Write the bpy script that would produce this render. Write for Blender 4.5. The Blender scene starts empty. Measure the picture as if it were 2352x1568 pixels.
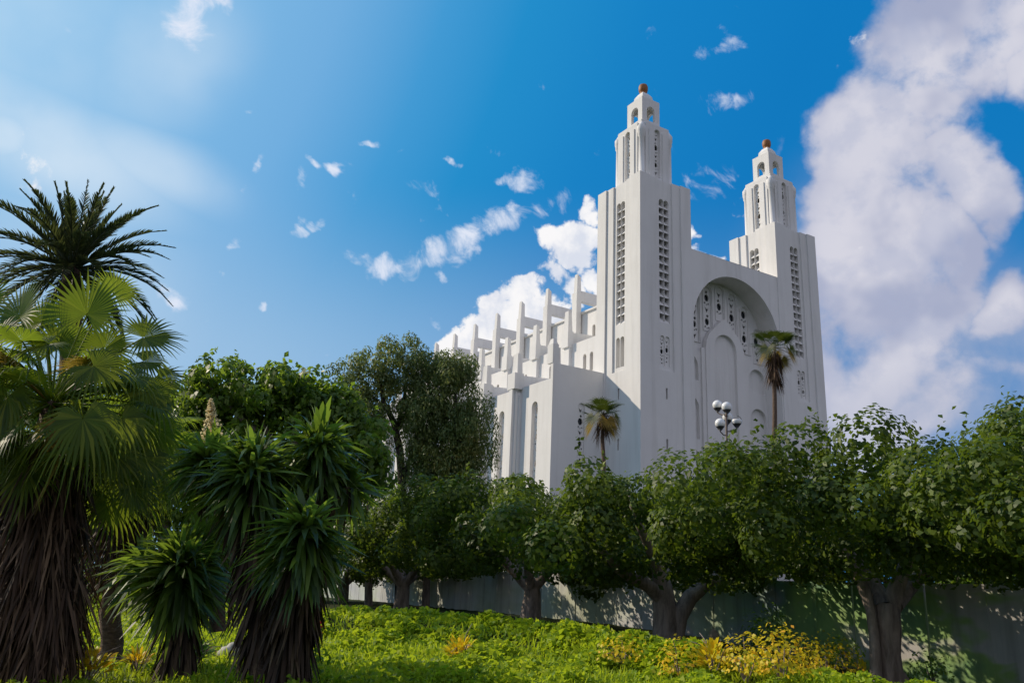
import bpy, math, random
import numpy as np
from mathutils import Vector, Matrix
from mathutils.geometry import tessellate_polygon

sc = bpy.context.scene
COL = sc.collection
rad = math.radians

# ------------------------------------------------------------------ camera
LENS, PITCH, ROLL, YAW = 28.932, rad(16.783), rad(-2.594), rad(58.617)
EYE = 1.6
_fh = np.array([math.cos(YAW), math.sin(YAW), 0.0])
_rt = np.array([math.sin(YAW), -math.cos(YAW), 0.0])
_F = math.cos(PITCH) * _fh + math.sin(PITCH) * np.array([0, 0, 1.0])
_u = np.cross(_rt, _F)
_R = math.cos(ROLL) * _rt - math.sin(ROLL) * _u
_U = math.cos(ROLL) * _u + math.sin(ROLL) * _rt
cd = bpy.data.cameras.new("camera")
cam = bpy.data.objects.new("camera", cd)
COL.objects.link(cam)
cd.sensor_width = 36.0
cd.lens = LENS
cd.clip_start = 0.1
cd.clip_end = 9000
cam.matrix_world = Matrix(((_R[0], _U[0], -_F[0], 0), (_R[1], _U[1], -_F[1], 0), (_R[2], _U[2], -_F[2], EYE), (0, 0, 0, 1)))
sc.camera = cam
FPX = LENS / 36.0 * 2352

def ray(x, y):
    return _F + _R * ((x - 1176) / FPX) - _U * ((y - 784) / FPX)

def at(x, y, v):
    """world point seen at (x, y) of a 2352-wide picture, v metres ahead on the ground"""
    d = ray(x, y)
    return np.array([0, 0, EYE]) + d * (v / float(d @ _fh))

def pix(p):
    d = np.array(p) - np.array([0, 0, EYE]); w = float(d @ _F)
    return 1176 + FPX * float(d @ _R) / w, 784 - FPX * float(d @ _U) / w

def uv_of(p):
    return float(np.dot(p[:2], _rt[:2])), float(np.dot(p[:2], _fh[:2]))

# ------------------------------------------------------------------ sun, sky, exposure
SUN_AZ = rad(128.0)      # ccw from +X, where the sun stands
SUN_EL = rad(33.0)
SKY_STRENGTH = 0.105
sc.view_settings.view_transform = 'Standard'
sc.view_settings.look = 'None'
sc.view_settings.gamma = 1.0
sc.view_settings.exposure = 0.0
sd = np.array([math.cos(SUN_AZ) * math.cos(SUN_EL), math.sin(SUN_AZ) * math.cos(SUN_EL), math.sin(SUN_EL)])
sl = bpy.data.lights.new("sun", 'SUN')
sl.energy = 4.4
sl.angle = rad(0.53)
sl.color = (1.0, 0.86, 0.69)
so = bpy.data.objects.new("sun", sl)
COL.objects.link(so)
so.rotation_euler = Vector(sd).to_track_quat('Z', 'Y').to_euler()

class NT:
    """little helper for node graphs"""
    def __init__(s, tree):
        s.t = tree; s.n = tree.nodes; s.l = tree.links
    def node(s, kind, **kw):
        n = s.n.new(kind)
        for k, v in kw.items(): setattr(n, k, v)
        return n
    def put(s, sock, v):
        if isinstance(v, bpy.types.NodeSocket): s.l.new(v, sock)
        elif v is not None: sock.default_value = v
    def math(s, op, a, b=None, c=None, clamp=False):
        n = s.node('ShaderNodeMath', operation=op, use_clamp=clamp)
        s.put(n.inputs[0], a); s.put(n.inputs[1], b)
        if c is not None: s.put(n.inputs[2], c)
        return n.outputs[0]
    def vmath(s, op, a, b=None, out=0):
        n = s.node('ShaderNodeVectorMath', operation=op)
        s.put(n.inputs[0], a)
        if b is not None: s.put(n.inputs[1], b)
        return n.outputs[out]
    def dot(s, a, b): return s.vmath('DOT_PRODUCT', a, b, 'Value')
    def maprange(s, v, a, b, c=0.0, d=1.0, smooth=False):
        n = s.node('ShaderNodeMapRange', interpolation_type='SMOOTHSTEP' if smooth else 'LINEAR')
        s.put(n.inputs['Value'], v)
        for k, x in zip(('From Min', 'From Max', 'To Min', 'To Max'), (a, b, c, d)): s.put(n.inputs[k], x)
        return n.outputs['Result']
    def noise(s, vec, scale, detail=4.0, rough=0.55, dist=0.0, w=None):
        n = s.node('ShaderNodeTexNoise', noise_dimensions='3D')
        if vec is not None: s.put(n.inputs['Vector'], vec)
        n.inputs['Scale'].default_value = scale
        n.inputs['Detail'].default_value = detail
        n.inputs['Roughness'].default_value = rough
        n.inputs['Distortion'].default_value = dist
        return n.outputs['Fac']
    def mix(s, f, a, b, mode='MIX'):
        n = s.node('ShaderNodeMix', data_type='RGBA', blend_type=mode)
        s.put(n.inputs[0], f)
        def c(v): return v if isinstance(v, bpy.types.NodeSocket) else (v[0], v[1], v[2], 1.0)
        s.put(n.inputs[6], c(a)); s.put(n.inputs[7], c(b))
        return n.outputs[2]
    def ramp(s, f, stops):
        n = s.node('ShaderNodeValToRGB')
        cr = n.color_ramp
        while len(cr.elements) > 1: cr.elements.remove(cr.elements[-1])
        cr.elements[0].position = stops[0][0]; cr.elements[0].color = (*stops[0][1], 1)
        for p, c in stops[1:]:
            e = cr.elements.new(p); e.color = (*c, 1)
        s.put(n.inputs[0], f)
        return n.outputs[0]

def build_world():
    w = bpy.data.worlds.new("World"); sc.world = w; w.use_nodes = True
    N = NT(w.node_tree); N.n.clear()
    out = N.node('ShaderNodeOutputWorld'); bg = N.node('ShaderNodeBackground')
    N.l.new(bg.outputs[0], out.inputs[0])
    bg.inputs['Strength'].default_value = SKY_STRENGTH
    sky = N.node('ShaderNodeTexSky', sky_type='NISHITA')
    sky.sun_disc = False
    sky.sun_elevation = SUN_EL
    sky.sun_rotation = math.pi / 2 - SUN_AZ
    sky.air_density = 1.0; sky.dust_density = 0.6; sky.ozone_density = 3.0
    tc = N.node('ShaderNodeTexCoord')
    D = tc.outputs['Generated']
    # deep azure away from the sun, paler towards it and low over the horizon (per unit of SKY_STRENGTH)
    K = 1.0 / SKY_STRENGTH
    def c_(r, g, b): return (r * K, g * K, b * K)
    sdot = N.dot(D, tuple(sd)); zed = N.dot(D, (0, 0, 1))
    def stops(lst):
        col = None
        for i, (p, c) in enumerate(lst):
            if col is None: col = c_(*c); p0 = p; continue
            col = N.mix(N.maprange(sdot, p0, p), col, c_(*c)); p0 = p
        return col
    azure = stops([(0.30, (0.001, 0.192, 0.53)), (0.46, (0.004, 0.222, 0.57)), (0.57, (0.012, 0.270, 0.61)), (0.64, (0.052, 0.328, 0.67)), (0.72, (0.165, 0.43, 0.75)), (0.90, (0.28, 0.57, 0.85))])
    base = N.mix(0.95, sky.outputs[0], azure)
    low = N.maprange(zed, 0.20, 0.47, 0.88, 0.0, True)
    base = N.mix(N.math('MULTIPLY', low, N.maprange(sdot, 0.1, 0.65, 0.12, 1.0)), base, c_(0.36, 0.55, 0.77))
    def field(blobs, D=D):
        acc = None
        for (x, y, rx, ry, ang, wt) in blobs:
            d = ray(x, y); d = d / np.linalg.norm(d)
            zup = np.array([0, 0, 1.0]); r = np.cross(d, zup); r /= np.linalg.norm(r); up = np.cross(r, d)
            a = rad(ang); e1 = math.cos(a) * r + math.sin(a) * up; e2 = -math.sin(a) * r + math.cos(a) * up
            sx, sy = rx / FPX * 0.93, ry / FPX * 0.93
            vec = N.vmath('SUBTRACT', D, tuple(d))
            cu = N.dot(vec, tuple(e1 / sx)); cv = N.dot(vec, tuple(e2 / sy))
            cm = N.node('ShaderNodeCombineXYZ'); N.put(cm.inputs[0], cu); N.put(cm.inputs[1], cv)
            ln = N.vmath('LENGTH', cm.outputs[0], None, 'Value')
            f = N.maprange(ln, 1.35, 0.25, 0.0, wt, True)
            acc = f if acc is None else N.math('MAXIMUM', acc, f)
        return acc
    def shaded(den_in, off):
        return den_in
    wob = N.node('ShaderNodeTexNoise'); wob.inputs['Scale'].default_value = 5.0; wob.inputs['Detail'].default_value = 3
    N.l.new(D, wob.inputs['Vector'])
    dd = N.vmath('ADD', D, N.vmath('SCALE', N.vmath('SUBTRACT', wob.outputs['Color'], (0.5, 0.5, 0.5))))
    dd.node.inputs[1].links[0].from_node.inputs['Scale'].default_value = 0.05
    wob2 = N.node('ShaderNodeTexNoise'); wob2.inputs['Scale'].default_value = 4.5; wob2.inputs['Detail'].default_value = 5
    N.l.new(D, wob2.inputs['Vector'])
    sc2 = N.vmath('SCALE', N.vmath('SUBTRACT', wob2.outputs['Color'], (0.5, 0.5, 0.5))); sc2.node.inputs['Scale'].default_value = 0.22
    D2 = N.vmath('ADD', D, sc2)
    n1 = N.noise(dd, 6.0, 9, 0.55)
    n1b = N.noise(N.vmath('ADD', dd, tuple(sd * 0.05 + np.array([0, 0, 0.03]))), 6.0, 4, 0.5)
    n1s = N.noise(dd, 6.0, 4, 0.5)
    n2 = N.noise(dd, 14.0, 9, 0.6)
    n2b = N.noise(N.vmath('ADD', dd, tuple(sd * 0.02 + np.array([0, 0, 0.015]))), 14.0, 5, 0.55)
    n3 = N.noise(D, 3.2, 5, 0.5)
    mp = N.node('ShaderNodeMapping'); mp.inputs['Rotation'].default_value = (0.3, 0.5, 0.2); mp.inputs['Scale'].default_value = (1.0, 1.9, 1.0); N.l.new(dd, mp.inputs['Vector'])
    wob3 = N.node('ShaderNodeTexNoise'); wob3.inputs['Scale'].default_value = 16.0; wob3.inputs['Detail'].default_value = 5
    N.l.new(D, wob3.inputs['Vector'])
    sc3 = N.vmath('SCALE', N.vmath('SUBTRACT', wob3.outputs['Color'], (0.5, 0.5, 0.5))); sc3.node.inputs['Scale'].default_value = 0.075
    D3 = N.vmath('ADD', D, sc3)
    n4 = N.noise(mp.outputs[0], 22.0, 9, 0.62, 0.5)
    # 1: the great soft bank on the right
    f1 = field([(2150, 60, 210, 330, -12, 1.0), (2040, 330, 180, 190, 12, 1.0), (1990, 560, 170, 240, 0, 1.0), (2080, 720, 190, 260, 0, 0.92),
                (2240, 440, 90, 160, 0, 0.80), (1950, 830, 190, 220, 0, 0.85), (2200, 900, 230, 150, 0, 0.62), (2330, 680, 90, 90, 0, 0.85), (2340, 90, 150, 240, 0, 0.95),
                (1800, 300, 90, 40, 15, 0.5), (2010, 960, 300, 90, 0, 0.8), (2330, 860, 160, 60, 0, .6), (2180, 240, 140, 160, 0, .95), (2150, 560, 120, 120, 0, .9), (1900, 700, 110, 160, 0, .8)], D2)
    d1 = N.maprange(N.math('SUBTRACT', N.math('ADD', f1, N.math('MULTIPLY', N.math('SUBTRACT', n1, 0.5), 1.7)), N.math('MULTIPLY', N.math('SUBTRACT', n2, 0.5), -0.9)), 0.42, 0.80, 0, 1, True)
    sc4 = N.vmath('SCALE', N.vmath('SUBTRACT', wob3.outputs['Color'], (0.5, 0.5, 0.5))); sc4.node.inputs['Scale'].default_value = 0.11
    D4 = N.vmath('ADD', D, sc4)
    # 2: crisp white cumulus behind the nave
    f2 = field([(1150, 770, 120, 90, 10, 1.0), (1060, 810, 90, 60, 20, 0.9), (1260, 735, 110, 80, 0, 1.0), (1330, 570, 95, 75, 20, 1.0), (1365, 480, 50, 60, 0, 0.85), (1380, 640, 80, 60, 0, .9),
                (1610, 600, 90, 40, 0, 0.8), (1600, 540, 30, 60, 0, .6), (1130, 700, 70, 46, 0, .85), (1200, 690, 70, 46, 0, .9), (1290, 650, 60, 50, 0, .8)], D4)
    d2 = N.maprange(N.math('ADD', f2, N.math('MULTIPLY', N.math('SUBTRACT', n2, 0.5), 2.6)), 0.42, 0.72, 0, 1, True)
    # 3: torn wisps
    f3 = field([(1040, 560, 230, 50, 24, 0.70), (880, 605, 100, 34, 12, 0.68), (1150, 510, 130, 50, 26, 0.66), (1190, 412, 75, 24, 6, 0.54), (1640, 415, 85, 75, 30, 0.56), (700, 522, 46, 22, 10, 0.8),
                (738, 505, 24, 20, 0, 0.62), (778, 410, 30, 20, -20, 0.70), (722, 398, 30, 18, -30, 0.58), (430, 40, 90, 60, 20, 0.66), (480, 20, 50, 40, 0, .66), (1650, 110, 70, 40, 20, 0.48), (1660, 245, 60, 30, 0, 0.48), (375, 665, 80, 30, 0, 0.66), (1025, 647, 30, 22, -30, 0.58),
                (845, 332, 26, 14, 0, 0.56), (562, 437, 26, 14, 0, 0.56), (540, 558, 26, 16, 0, 0.55), (590, 380, 16, 18, 0, 0.54), (1150, 335, 50, 34, 25, 0.50), (1000, 480, 30, 34, 0, 0.48), (600, 705, 20, 14, 0, 0.55), (1040, 375, 28, 14, 0, .54), (690, 430, 20, 30, 0, .50), (1000, 750, 40, 24, -30, 0.55), (950, 430, 60, 20, 0, .46), (1270, 470, 60, 40, 30, .46)], D3)
    d3 = N.maprange(N.math('ADD', f3, N.math('MULTIPLY', N.math('SUBTRACT', n4, 0.5), 2.2)), 0.36, 1.12, 0, 0.92, True)
    # 4: milky veil on the left
    f4 = field([(60, 310, 330, 120, -12, 1.0), (330, 370, 220, 80, -10, 0.8), (380, 130, 200, 150, 50, 0.6), (60, 60, 260, 200, 0, .45), (120, 640, 300, 200, 0, 0.4), (10, 310, 60, 60, 0, 1.4)])
    d4 = N.math('MULTIPLY', f4, N.maprange(n3, 0.36, 0.66, 0.05, 0.62, True))
    # 5: unseen pale cloud added behind the viewer as neutral fill on the front
    back = N.maprange(N.dot(D, tuple(_fh * 0.6 - _rt * 0.1 + np.array([0.25, -0.55, 0]) * -0.8)), 0.05, -0.35, 0.0, 1.0, True)
    d5 = N.math('MULTIPLY', back, N.maprange(N.noise(D, 2.2, 5, 0.55), 0.36, 0.56, 0.25, 0.95, True))
    # 6: soft low cloud deck over the trees on the right
    f6 = field([(2150, 880, 480, 240, 0, 1.0), (2000, 700, 260, 320, 0, 0.8)])
    d6 = N.math('MULTIPLY', f6, N.maprange(n1, 0.30, 0.64, 0.12, 0.85, True))
    lit = N.maprange(N.math('SUBTRACT', n1s, n1b), -0.12, 0.10, 0.0, 1.0, True)
    lit2 = N.maprange(N.math('SUBTRACT', n2, n2b), -0.14, 0.08, 0.0, 1.0, True)
    big = N.noise(D, 2.6, 4, 0.5)
    dens = N.maprange(f1, 0.5, 1.0, 0.45, 1.0, True)
    c1 = N.mix(N.math('MULTIPLY', N.math('MULTIPLY', lit, dens), N.maprange(big, 0.35, 0.65, 0.55, 1.0)), c_(0.40, 0.43, 0.58), c_(0.84, 0.81, 0.85))
    c1 = N.mix(N.math('MULTIPLY', N.math('SUBTRACT', 1.0, lit2), 0.4), c1, c_(0.42, 0.46, 0.62))
    low1 = N.maprange(zed, 0.10, 0.36, 0.60, 0.0, True)
    c1 = N.mix(low1, c1, c_(0.42, 0.46, 0.60))
    c2 = N.mix(lit2, c_(0.70, 0.74, 0.84), c_(0.95, 0.94, 0.95))
    s = N.mix(d4, base, c_(0.80, 0.88, 0.95))
    s = N.mix(d5, s, c_(0.63, 0.605, 0.70))
    s = N.mix(d6, s, c_(0.40, 0.45, 0.60))
    s = N.mix(N.math('MULTIPLY', d1, 0.94), s, c1)
    s = N.mix(d3, s, c_(0.80, 0.84, 0.95))
    s = N.mix(d2, s, c2)
    N.l.new(s, bg.inputs['Color'])
build_world()

# ------------------------------------------------------------------ helpers
def tag(o, label=None, cat=None, group=None, kind=None):
    if label: o['label'] = label
    if cat: o['category'] = cat
    if group: o['group'] = group
    if kind: o['kind'] = kind
    return o

def empty(name, loc, label=None, cat=None, group=None, rz=0.0):
    o = bpy.data.objects.new(name, None)
    o.empty_display_size = 0.3
    o.location = tuple(loc); o.rotation_euler = (0, 0, rz)
    COL.objects.link(o)
    return tag(o, label, cat, group)

def link(name, me, parent=None, loc=(0, 0, 0)):
    o = bpy.data.objects.new(name, me)
    o.location = tuple(loc)
    if parent is not None: o.parent = parent
    COL.objects.link(o)
    return o

def mesh_np(name, V, Fc, mats, parent=None, loc=(0, 0, 0), midx=None, smooth=False):
    V = np.ascontiguousarray(V, dtype=np.float32); Fc = np.ascontiguousarray(Fc, dtype=np.int32)
    me = bpy.data.meshes.new(name)
    m, k = Fc.shape
    me.vertices.add(len(V)); me.vertices.foreach_set('co', V.ravel())
    me.loops.add(m * k); me.loops.foreach_set('vertex_index', Fc.ravel())
    me.polygons.add(m)
    me.polygons.foreach_set('loop_start', np.arange(0, m * k, k, dtype=np.int32))
    try: me.polygons.foreach_set('loop_total', np.full(m, k, dtype=np.int32))
    except Exception: pass
    if midx is not None: me.polygons.foreach_set('material_index', np.ascontiguousarray(midx, dtype=np.int32))
    if smooth: me.polygons.foreach_set('use_smooth', np.ones(m, dtype=bool))
    me.update(calc_edges=True)
    for mt in (mats if isinstance(mats, (list, tuple)) else [mats]): me.materials.append(mt)
    return link(name, me, parent, loc)

class MB:
    def __init__(s): s.v = []; s.f = []; s.m = []; s.sm = []
    def add(s, verts, faces, mi=0, smooth=False):
        b = len(s.v)
        s.v += [tuple(map(float, p)) for p in verts]
        for f in faces:
            s.f.append([b + i for i in f]); s.m.append(mi); s.sm.append(smooth)
    def box(s, x0, x1, y0, y1, z0, z1, mi=0, tx=0.0, ty=0.0):
        s.add([(x0, y0, z0), (x1, y0, z0), (x1, y1, z0), (x0, y1, z0), (x0 + tx, y0 + ty, z1), (x1 - tx, y0 + ty, z1), (x1 - tx, y1 - ty, z1), (x0 + tx, y1 - ty, z1)],
              [(0, 3, 2, 1), (4, 5, 6, 7), (0, 1, 5, 4), (1, 2, 6, 5), (2, 3, 7, 6), (3, 0, 4, 7)], mi)
    def prism(s, poly, mapf, d0, d1, mi=0):
        n = len(poly)
        vs = [mapf(u, v, d0) for u, v in poly] + [mapf(u, v, d1) for u, v in poly]
        fs = [(i, (i + 1) % n, n + (i + 1) % n, n + i) for i in range(n)]
        b = len(s.v); s.add(vs, fs, mi)
        tr = tessellate_polygon([[Vector((u, v, 0)) for u, v in poly]])
        for t in tr:
            s.f.append([b + i for i in t]); s.m.append(mi); s.sm.append(False)
            s.f.append([b + n + i for i in t]); s.m.append(mi); s.sm.append(False)
    def panel(s, outer, holes, mapf, d0, d1, mi=0, edge=False):
        """a flat sheet with holes at depth d0 and reveals back to d1"""
        polys = [outer] + list(holes)
        flat = [p for q in polys for p in q]
        tr = tessellate_polygon([[Vector((u, v, 0)) for u, v in q] for q in polys])
        s.add([mapf(u, v, d0) for u, v in flat], tr, mi)
        for q in (polys if edge else holes):
            n = len(q)
            s.add([mapf(u, v, d0) for u, v in q] + [mapf(u, v, d1) for u, v in q],
                  [(i, (i + 1) % n, n + (i + 1) % n, n + i) for i in range(n)], mi)
    def sheet(s, poly, mapf, d, mi=0):
        tr = tessellate_polygon([[Vector((u, v, 0)) for u, v in poly]])
        s.add([mapf(u, v, d) for u, v in poly], tr, mi)
    def tube(s, pts, radii, n=8, mi=0, cap=True, smooth=True, wob=0.0, rng=None):
        pts = [np.array(p, float) for p in pts]
        rings = []
        ref = None
        for i, p in enumerate(pts):
            t = pts[min(i + 1, len(pts) - 1)] - pts[max(i - 1, 0)]
            t = t / (np.linalg.norm(t) + 1e-9)
            if ref is None: ref = np.array([1.0, 0, 0]) if abs(t[0]) < 0.9 else np.array([0, 1.0, 0])
            a = np.cross(t, ref); a /= np.linalg.norm(a) + 1e-9; b = np.cross(t, a); ref = np.cross(a, t) * 1.0
            ring = []
            for k in range(n):
                an = 2 * math.pi * k / n
                r = radii[i] * (1 + (wob * (rng.random() - 0.5) * 2 if rng is not None else 0))
                ring.append(p + (a * math.cos(an) + b * math.sin(an)) * r)
            rings.append(ring)
        vs = [q for r in rings for q in r]
        fs = [(i * n + k, i * n + (k + 1) % n, (i + 1) * n + (k + 1) % n, (i + 1) * n + k) for i in range(len(pts) - 1) for k in range(n)]
        if cap:
            fs.append(tuple(range(n))); fs.append(tuple((len(pts) - 1) * n + k for k in range(n)))
        s.add(vs, fs, mi, smooth)
    def lathe(s, c, prof, n=16, mi=0, smooth=True):
        vs = []; fs = []
        for r, z in prof:
            for k in range(n):
                a = 2 * math.pi * k / n
                vs.append((c[0] + r * math.cos(a), c[1] + r * math.sin(a), c[2] + z))
        for i in range(len(prof) - 1):
            for k in range(n): fs.append((i * n + k, i * n + (k + 1) % n, (i + 1) * n + (k + 1) % n, (i + 1) * n + k))
        fs.append(tuple(range(n))); fs.append(tuple((len(prof) - 1) * n + k for k in range(n)))
        s.add(vs, fs, mi, smooth)
    def build(s, name, mats, parent=None, loc=(0, 0, 0)):
        me = bpy.data.meshes.new(name)
        me.from_pydata(s.v, [], s.f)
        me.polygons.foreach_set('material_index', s.m)
        me.polygons.foreach_set('use_smooth', s.sm)
        for mt in (mats if isinstance(mats, (list, tuple)) else [mats]): me.materials.append(mt)
        me.update()
        return link(name, me, parent, loc)

def new_mat(name):
    m = bpy.data.materials.new(name); m.use_nodes = True
    N = NT(m.node_tree); N.n.clear()
    out = N.node('ShaderNodeOutputMaterial'); b = N.node('ShaderNodeBsdfPrincipled')
    N.l.new(b.outputs[0], out.inputs[0])
    return m, N, b, out

def bump(N, b, h, strength, dist=0.05):
    n = N.node('ShaderNodeBump'); n.inputs['Strength'].default_value = strength; n.inputs['Distance'].default_value = dist
    N.put(n.inputs['Height'], h); N.l.new(n.outputs[0], b.inputs['Normal'])

def mat_plain(name, col, rough=0.6, var=0.12, scale=6.0, spec=0.4, bmp=0.2, metal=0.0):
    m, N, b, o = new_mat(name)
    tc = N.node('ShaderNodeTexCoord').outputs['Object']
    f = N.noise(tc, scale, 5, 0.6)
    c = N.mix(N.maprange(f, 0.3, 0.7), tuple(x * (1 - var) for x in col), tuple(min(1, x * (1 + var)) for x in col))
    N.l.new(c, b.inputs['Base Color'])
    b.inputs['Roughness'].default_value = rough; b.inputs['Specular IOR Level'].default_value = spec; b.inputs['Metallic'].default_value = metal
    if bmp: bump(N, b, N.noise(tc, scale * 4, 4, 0.6), bmp, 0.02)
    return m

def mat_stucco(name, col=(0.74, 0.725, 0.70)):
    m, N, b, o = new_mat(name)
    geo = N.node('ShaderNodeNewGeometry').outputs['Position']
    mp = N.node('ShaderNodeMapping'); mp.inputs['Scale'].default_value = (1.3, 1.3, 0.09); N.l.new(geo, mp.inputs['Vector'])
    streak = N.noise(mp.outputs[0], 1.0, 6, 0.65)
    blot = N.noise(geo, 0.35, 6, 0.6)
    c = N.mix(N.maprange(blot, 0.3, 0.7), tuple(x * 0.93 for x in col), col)
    c = N.mix(N.maprange(streak, 0.50, 0.76, 0.0, 0.5), c, (0.50, 0.485, 0.45))
    N.l.new(c, b.inputs['Base Color'])
    b.inputs['Roughness'].default_value = 0.85; b.inputs['Specular IOR Level'].default_value = 0.2
    bump(N, b, N.noise(geo, 5.0, 6, 0.6), 0.25, 0.03)
    return m

def mat_leaf(name, stops, trans=(0.25, 0.42, 0.04), tfac=0.32, rough=0.5, spec=0.25, big=None):
    m, N, b, o = new_mat(name)
    g = N.node('ShaderNodeNewGeometry')
    f = g.outputs['Random Per Island']
    if big:
        f = N.math('ADD', N.math('MULTIPLY', f, 0.55), N.math('MULTIPLY', N.maprange(N.noise(g.outputs['Position'], big, 3, 0.5), 0.3, 0.7), 0.45))
    c = N.ramp(f, stops)
    N.l.new(c, b.inputs['Base Color'])
    b.inputs['Roughness'].default_value = rough; b.inputs['Specular IOR Level'].default_value = spec
    t = N.node('ShaderNodeBsdfTranslucent')
    N.l.new(N.mix(0.5, c, trans), t.inputs['Color'])
    mx = N.node('ShaderNodeMixShader'); mx.inputs[0].default_value = tfac
    N.l.new(b.outputs[0], mx.inputs[1]); N.l.new(t.outputs[0], mx.inputs[2])
    N.l.new(mx.outputs[0], o.inputs[0])
    return m

M = {}
M['stucco'] = mat_stucco('white_stucco')
M['glass'] = mat_plain('dark_glass', (0.025, 0.03, 0.036), 0.25, 0.4, 3.0, 0.5, 0.0)
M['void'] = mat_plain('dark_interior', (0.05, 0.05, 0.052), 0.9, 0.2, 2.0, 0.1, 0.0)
M['terra'] = mat_plain('terracotta', (0.27, 0.105, 0.03), 0.6, 0.25, 3.0)
M['roofgrey'] = mat_plain('roof_felt', (0.5, 0.49, 0.47), 0.9, 0.15, 0.8)

def mat_bark(name, a, b_, scale=5.0, stretch=0.25):
    m, N, b, o = new_mat(name)
    tc = N.node('ShaderNodeTexCoord').outputs['Object']
    mp = N.node('ShaderNodeMapping'); mp.inputs['Scale'].default_value = (1, 1, stretch); N.l.new(tc, mp.inputs['Vector'])
    f = N.noise(mp.outputs[0], scale, 7, 0.65, 0.6)
    N.l.new(N.ramp(f, [(0.3, a), (0.7, b_)]), b.inputs['Base Color'])
    b.inputs['Roughness'].default_value = 0.85; b.inputs['Specular IOR Level'].default_value = 0.15
    bump(N, b, f, 0.8, 0.05)
    return m
M['bark'] = mat_bark('grey_bark', (0.10, 0.08, 0.065), (0.36, 0.29, 0.24))
M['darkbark'] = mat_bark('dark_bark', (0.02, 0.016, 0.014), (0.075, 0.06, 0.05))
M['palmbark'] = mat_bark('palm_bark', (0.06, 0.04, 0.028), (0.20, 0.14, 0.10), 9.0, 3.0)
M['ficus'] = mat_leaf('fig_leaves', [(0.0, (0.016, 0.032, 0.006)), (0.45, (0.05, 0.085, 0.010)), (0.8, (0.115, 0.16, 0.016)), (1.0, (0.22, 0.25, 0.03))], (0.32, 0.46, 0.03), 0.30, 0.50, 0.25, 0.9)
M['broad'] = mat_leaf('broad_leaves', [(0.0, (0.03, 0.07, 0.01)), (0.5, (0.085, 0.15, 0.018)), (1.0, (0.19, 0.26, 0.03))], (0.42, 0.62, 0.04), 0.45, 0.45, 0.4, 0.6)
M['pepper'] = mat_leaf('fine_olive_leaves', [(0.0, (0.05, 0.085, 0.028)), (0.5, (0.12, 0.17, 0.055)), (0.85, (0.23, 0.24, 0.06)), (1.0, (0.34, 0.27, 0.07))], (0.34, 0.42, 0.09), 0.42, 0.5, 0.35, 0.4)
M['fan'] = mat_leaf('fan_leaf', [(0.0, (0.035, 0.06, 0.008)), (0.6, (0.08, 0.12, 0.010)), (1.0, (0.17, 0.19, 0.02))], (0.50, 0.66, 0.04), 0.48, 0.5, 0.22)
M['dryfan'] = mat_leaf('drying_fan_leaf', [(0.0, (0.12, 0.09, 0.02)), (0.6, (0.22, 0.15, 0.03)), (1.0, (0.30, 0.22, 0.04))], (0.55, 0.38, 0.05), 0.35, 0.6, 0.2)
M['deadfan'] = mat_leaf('dead_palm_leaf', [(0.0, (0.026, 0.016, 0.010)), (0.6, (0.08, 0.048, 0.03)), (1.0, (0.19, 0.125, 0.075))], (0.12, 0.06, 0.03), 0.12, 0.7, 0.2)
M['date'] = mat_leaf('date_frond', [(0.0, (0.025, 0.034, 0.016)), (0.6, (0.05, 0.068, 0.026)), (1.0, (0.12, 0.12, 0.045))], (0.2, 0.26, 0.06), 0.25, 0.45, 0.5)
M['yucca'] = mat_leaf('sword_leaf', [(0.0, (0.018, 0.036, 0.014)), (0.6, (0.052, 0.10, 0.022)), (1.0, (0.13, 0.21, 0.03))], (0.45, 0.66, 0.05), 0.42, 0.40, 0.4)
M['yuccadead'] = mat_leaf('dry_sword_leaf', [(0.0, (0.02, 0.014, 0.010)), (0.7, (0.075, 0.05, 0.032)), (1.0, (0.17, 0.125, 0.075))], (0.1, 0.06, 0.03), 0.1, 0.7, 0.2)
M['cover'] = mat_leaf('ground_cover_leaves', [(0.0, (0.03, 0.08, 0.008)), (0.3, (0.14, 0.25, 0.012)), (0.65, (0.30, 0.40, 0.02)), (0.93, (0.44, 0.47, 0.025)), (1.0, (0.6, 0.44, 0.03))], (0.75, 0.88, 0.03), 0.45, 0.55, 0.2, 0.8)
M['yellow'] = mat_leaf('yellow_leaves', [(0.0, (0.30, 0.34, 0.02)), (0.3, (0.62, 0.52, 0.02)), (0.8, (0.80, 0.56, 0.02)), (1.0, (0.80, 0.38, 0.03))], (0.95, 0.75, 0.03), 0.4, 0.5, 0.3)
M['fern'] = mat_leaf('bright_leaves', [(0.0, (0.06, 0.13, 0.01)), (0.6, (0.13, 0.25, 0.02)), (1.0, (0.22, 0.33, 0.03))], (0.45, 0.65, 0.05), 0.36, 0.5, 0.35)
M['cream'] = mat_leaf('cream_petals', [(0.0, (0.62, 0.50, 0.26)), (1.0, (0.85, 0.76, 0.5))], (0.9, 0.75, 0.4), 0.4, 0.6, 0.2)

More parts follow.
